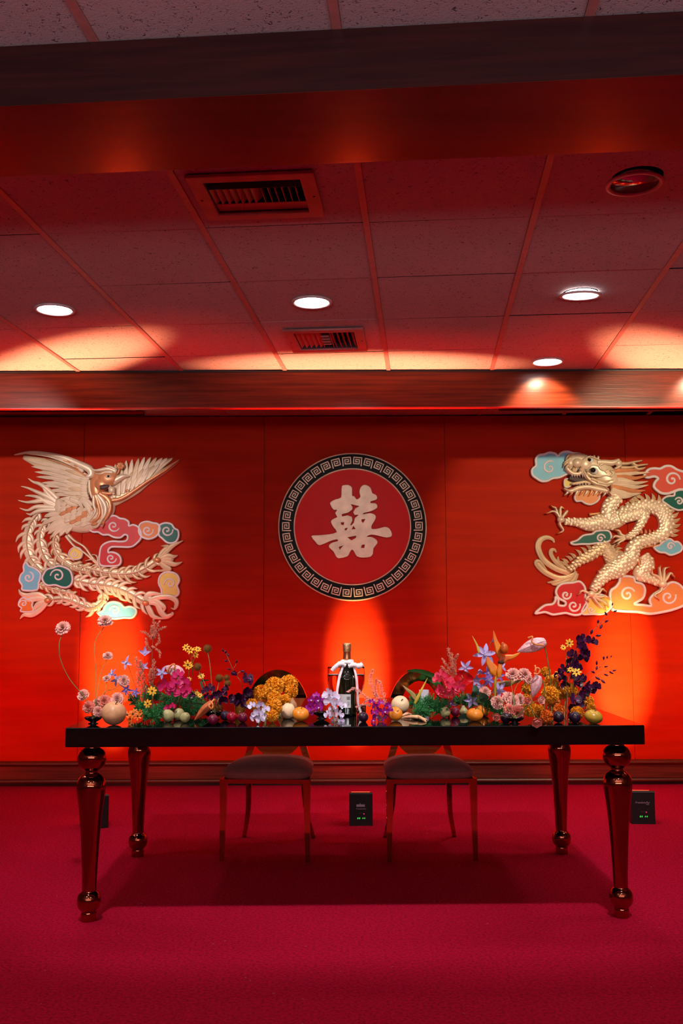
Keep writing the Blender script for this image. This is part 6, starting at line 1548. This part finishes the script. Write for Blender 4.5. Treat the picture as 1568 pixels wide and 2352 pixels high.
# ---------------- champagne bottle with ribbon
M_BOT = mat('dark_green_bottle_glass', rgb(10, 20, 8), rough=.06, var=.1, coat=.6, spec=.8)
M_FOIL = mat('copper_foil', rgb(206, 140, 96), rough=.28, metal=.9, var=.2, scale=80, bump=.4, bscale=220, bdist=.001)
M_FOILG = mat('gold_foil', rgb(226, 196, 140), rough=.25, metal=.9, var=.25, scale=140, bump=.8, bscale=300, bdist=.002)
M_LABEL = mat('pale_paper_label', rgb(206, 204, 208), rough=.6, var=.04)
M_INK = mat('label_ink', rgb(50, 48, 60), rough=.7)
bp = T(797, 1643); s_ = .307 / .307; bt = root_at('champagne_bottle', bp, 'dark green champagne bottle with copper foil at the table centre', 'bottle')
kb = pxm(bp.y)
H0 = (1643 - 1481) * kb / .9955; R0 = 21 * kb
prof = [(.0001, .004), (.8, 0), (.97, .008), (1, .03), (1, .50), (.97, .545), (.88, .60), (.72, .665), (.55, .725), (.44, .77), (.40, .80), (.385, .90), (.385, .97), (.0001, .97)]
MB().lathe([(max(a * R0, .0001), b2 * H0) for a, b2 in [(p.x, p.y) for p in crm([(a, b2, 0) for a, b2 in prof], 3)]], 40).build('glass_body', M_BOT, bt)
MB().lathe([(a * R0, b2 * H0) for a, b2 in [(.47, .755), (.43, .79), (.42, .83), (.405, .905), (.44, .915), (.45, .925), (.405, .935)]], 32).build('foil', M_FOIL, bt)
MB().lathe([(a * R0, b2 * H0) for a, b2 in [(.42, .885), (.46, .90), (.44, .93), (.47, .955), (.45, .985), (.40, 1.0), (.0001, 1.003)]], 28, lobes=lambda a, z: 1 + .04 * abs(sin(5 * a))).build('wire_cap', M_FOILG, bt)
lb_ = MB(); vs = []; fs = []; a0, a1 = -pi / 2 - .95, -pi / 2 + .40; z0, z1 = .115 * H0, .30 * H0; n = 14; Rl = R0 * 1.006
for i in range(n + 1):
    a = a0 + (a1 - a0) * i / n; vs += [(Rl * cos(a), Rl * sin(a), z0), (Rl * cos(a), Rl * sin(a), z1)]
for i in range(n): fs.append((2 * i, 2 * i + 2, 2 * i + 3, 2 * i + 1))
lab = lb_.add(vs, fs).build('label', M_LABEL, bt)
ink = MB()
def inkrect(ac, aw, zc, zh):
    aa, ab = ac - aw / 2, ac + aw / 2; R2 = R0 * 1.009; ink.add([(R2 * cos(aa), R2 * sin(aa), zc - zh / 2), (R2 * cos(ab), R2 * sin(ab), zc - zh / 2), (R2 * cos(ab), R2 * sin(ab), zc + zh / 2), (R2 * cos(aa), R2 * sin(aa), zc + zh / 2)], [(0, 1, 2, 3)], False)
rb = random.Random(2); a = -pi / 2 - .06
while a < -pi / 2 + .32:
    w = rb.choice([.012, .02, .03]); inkrect(a + w / 2, w, .245 * H0, .045 * H0); a += w + rb.choice([.012, .02])
ink.build('barcode', M_INK, lab)
ink = MB()
for k in range(7): inkrect(-pi / 2 - .5 + rb.uniform(-.03, .03), .5 - (k % 3) * .08, (.285 - k * .02) * H0, .004 * H0)
for i in range(4):
    for j in range(4):
        if (i * 3 + j * 5) % 4 != 1: inkrect(-pi / 2 + .06 + i * .06, .05, (.15 + j * .014) * H0, .011 * H0)
ink.build('small_print', mat('grey_print', rgb(130, 128, 138), rough=.7), lab)
# ribbon: collar, knot loops and tails
M_RIB = mat('white_silk_ribbon', rgb(246, 232, 236), rough=.5, var=.04, bump=.2, bscale=90, sheen=.4)
rz = bp.z + .745 * H0; rb_ = root_at('ribbon', Vector((bp.x, bp.y, rz)), 'puffy white ribbon tied around the bottle neck with long tails', 'ribbon')
def L3(x, y, dy): p = P(x, y, bp.y + dy); return p - rb_.location
MB().tube([(.56 * R0 * cos(a * pi / 12), .56 * R0 * sin(a * pi / 12), .002 * sin(a)) for a in range(24)], .0075, 8, closed=True).build('collar', M_RIB, rb_)
def fat(pts, rad, name, fl=1): MB().tube(crm(pts, 6), [rad[0] + (rad[-1] - rad[0]) * k / ((len(pts) - 1) * 6) if len(rad) == 2 else rad[min(len(rad) - 1, int(k / ((len(pts) - 1) * 6 + .001) * len(rad)))] * (1 + .10 * sin(k * 1.9)) for k in range((len(pts) - 1) * 6 + 1)], 10).build(name, M_RIB, rb_)
fat([L3(794, 1528, -.03), L3(782, 1524, -.032), L3(770, 1532, -.03), L3(762, 1540, -.028)], [.010, .011, .010, .009], 'loop')
fat([L3(800, 1530, -.032), L3(812, 1527, -.034), L3(824, 1530, -.03), L3(832, 1526, -.026)], [.010, .010, .012, .011], 'loop')
fat([L3(785, 1524, -.03), L3(797, 1521, -.034), L3(812, 1524, -.032)], [.007, .009, .007], 'knot')
def strip(pts, w, name):
    path = crm(pts, 8); N = len(path); vs = []; fs = []
    for i, p in enumerate(path):
        ang = .5 * sin(i * .45); s2 = Vector((cos(ang), sin(ang), 0)) * w
        vs += [p - s2, p - s2 * .3 + Vector((0, .0015, 0)), p + s2 * .3 - Vector((0, .0015, 0)), p + s2]
    for i in range(N - 1):
        for j in range(3): fs.append((4 * i + j, 4 * i + j + 1, 4 * i + j + 5, 4 * i + j + 4))
    MB().add(vs, fs).build(name, M_RIB, rb_)
strip([L3(788, 1530, -.03), L3(780, 1552, -.035), L3(775, 1580, -.04), L3(772, 1605, -.042), L3(768, 1630, -.045)], .0058, 'tail')
strip([L3(812, 1530, -.03), L3(818, 1556, -.034), L3(821, 1590, -.036), L3(822, 1615, -.037), L3(830, 1640, -.038)], .005, 'tail')

# ---------------- champagne glasses
M_THIN = mat('thin_crystal', (1, 1, 1, 1), rough=0, trans=1, ior=1.12, var=0)
M_WINE = mat('pink_champagne', rgb(255, 190, 170), rough=0, trans=1, ior=1.2, var=0)
M_FOAM = mat('champagne_foam', rgb(250, 225, 220), rough=.6, bump=.5, bscale=300)
def glass(px, label, first=None):
    p = P(px, 1600, 4.56); p.z = TZ
    if first:
        r = first.copy(); COL.objects.link(r); r.location = p; tag(r, label)
        for ch_ in list(first.children): c = ch_.copy(); COL.objects.link(c); c.parent = r
        return r
    t = root_at('champagne_glass', p, label, 'glass', 'pair of champagne glasses behind the bottle')
    R = .0385; H = (P(px, 1532, 4.56).z - TZ)
    b2 = MB(); pr = [(.035, .0008), (.030, .0022), (.006, .005), (.0038, .012), (.0035, .055), (.006, .066), (.020, .080), (.031, .100), (.0375, .125), (.0385, .150), (.037, H)]
    pr = [(p2.x, p2.y) for p2 in crm([(a, b3, 0) for a, b3 in pr], 4)]
    up_i = [(a - .0008, z) for a, z in pr[::-1] if z > .069]
    b2.lathe(pr + up_i + [(.0001, .0695)], 36).build('bowl_and_stem', M_THIN, t)
    zl = P(px, 1550, 4.56).z - TZ
    wi = [(.0001, .070)] + [(a - .0012, z) for a, z in pr if .071 < z < zl] + [(.0362, zl), (.0001, zl)]
    MB().lathe(wi, 36).build('champagne', M_WINE, t)
    MB().lathe([(.0366, zl - .001), (.0366, zl + .0022), (.033, zl + .0024), (.030, zl + .001)], 36).build('foam', M_FOAM, t)
    return t
gl = glass(771, 'champagne glass behind the bottle on its left side'); glass(818, 'champagne glass behind the bottle on its right side', gl)
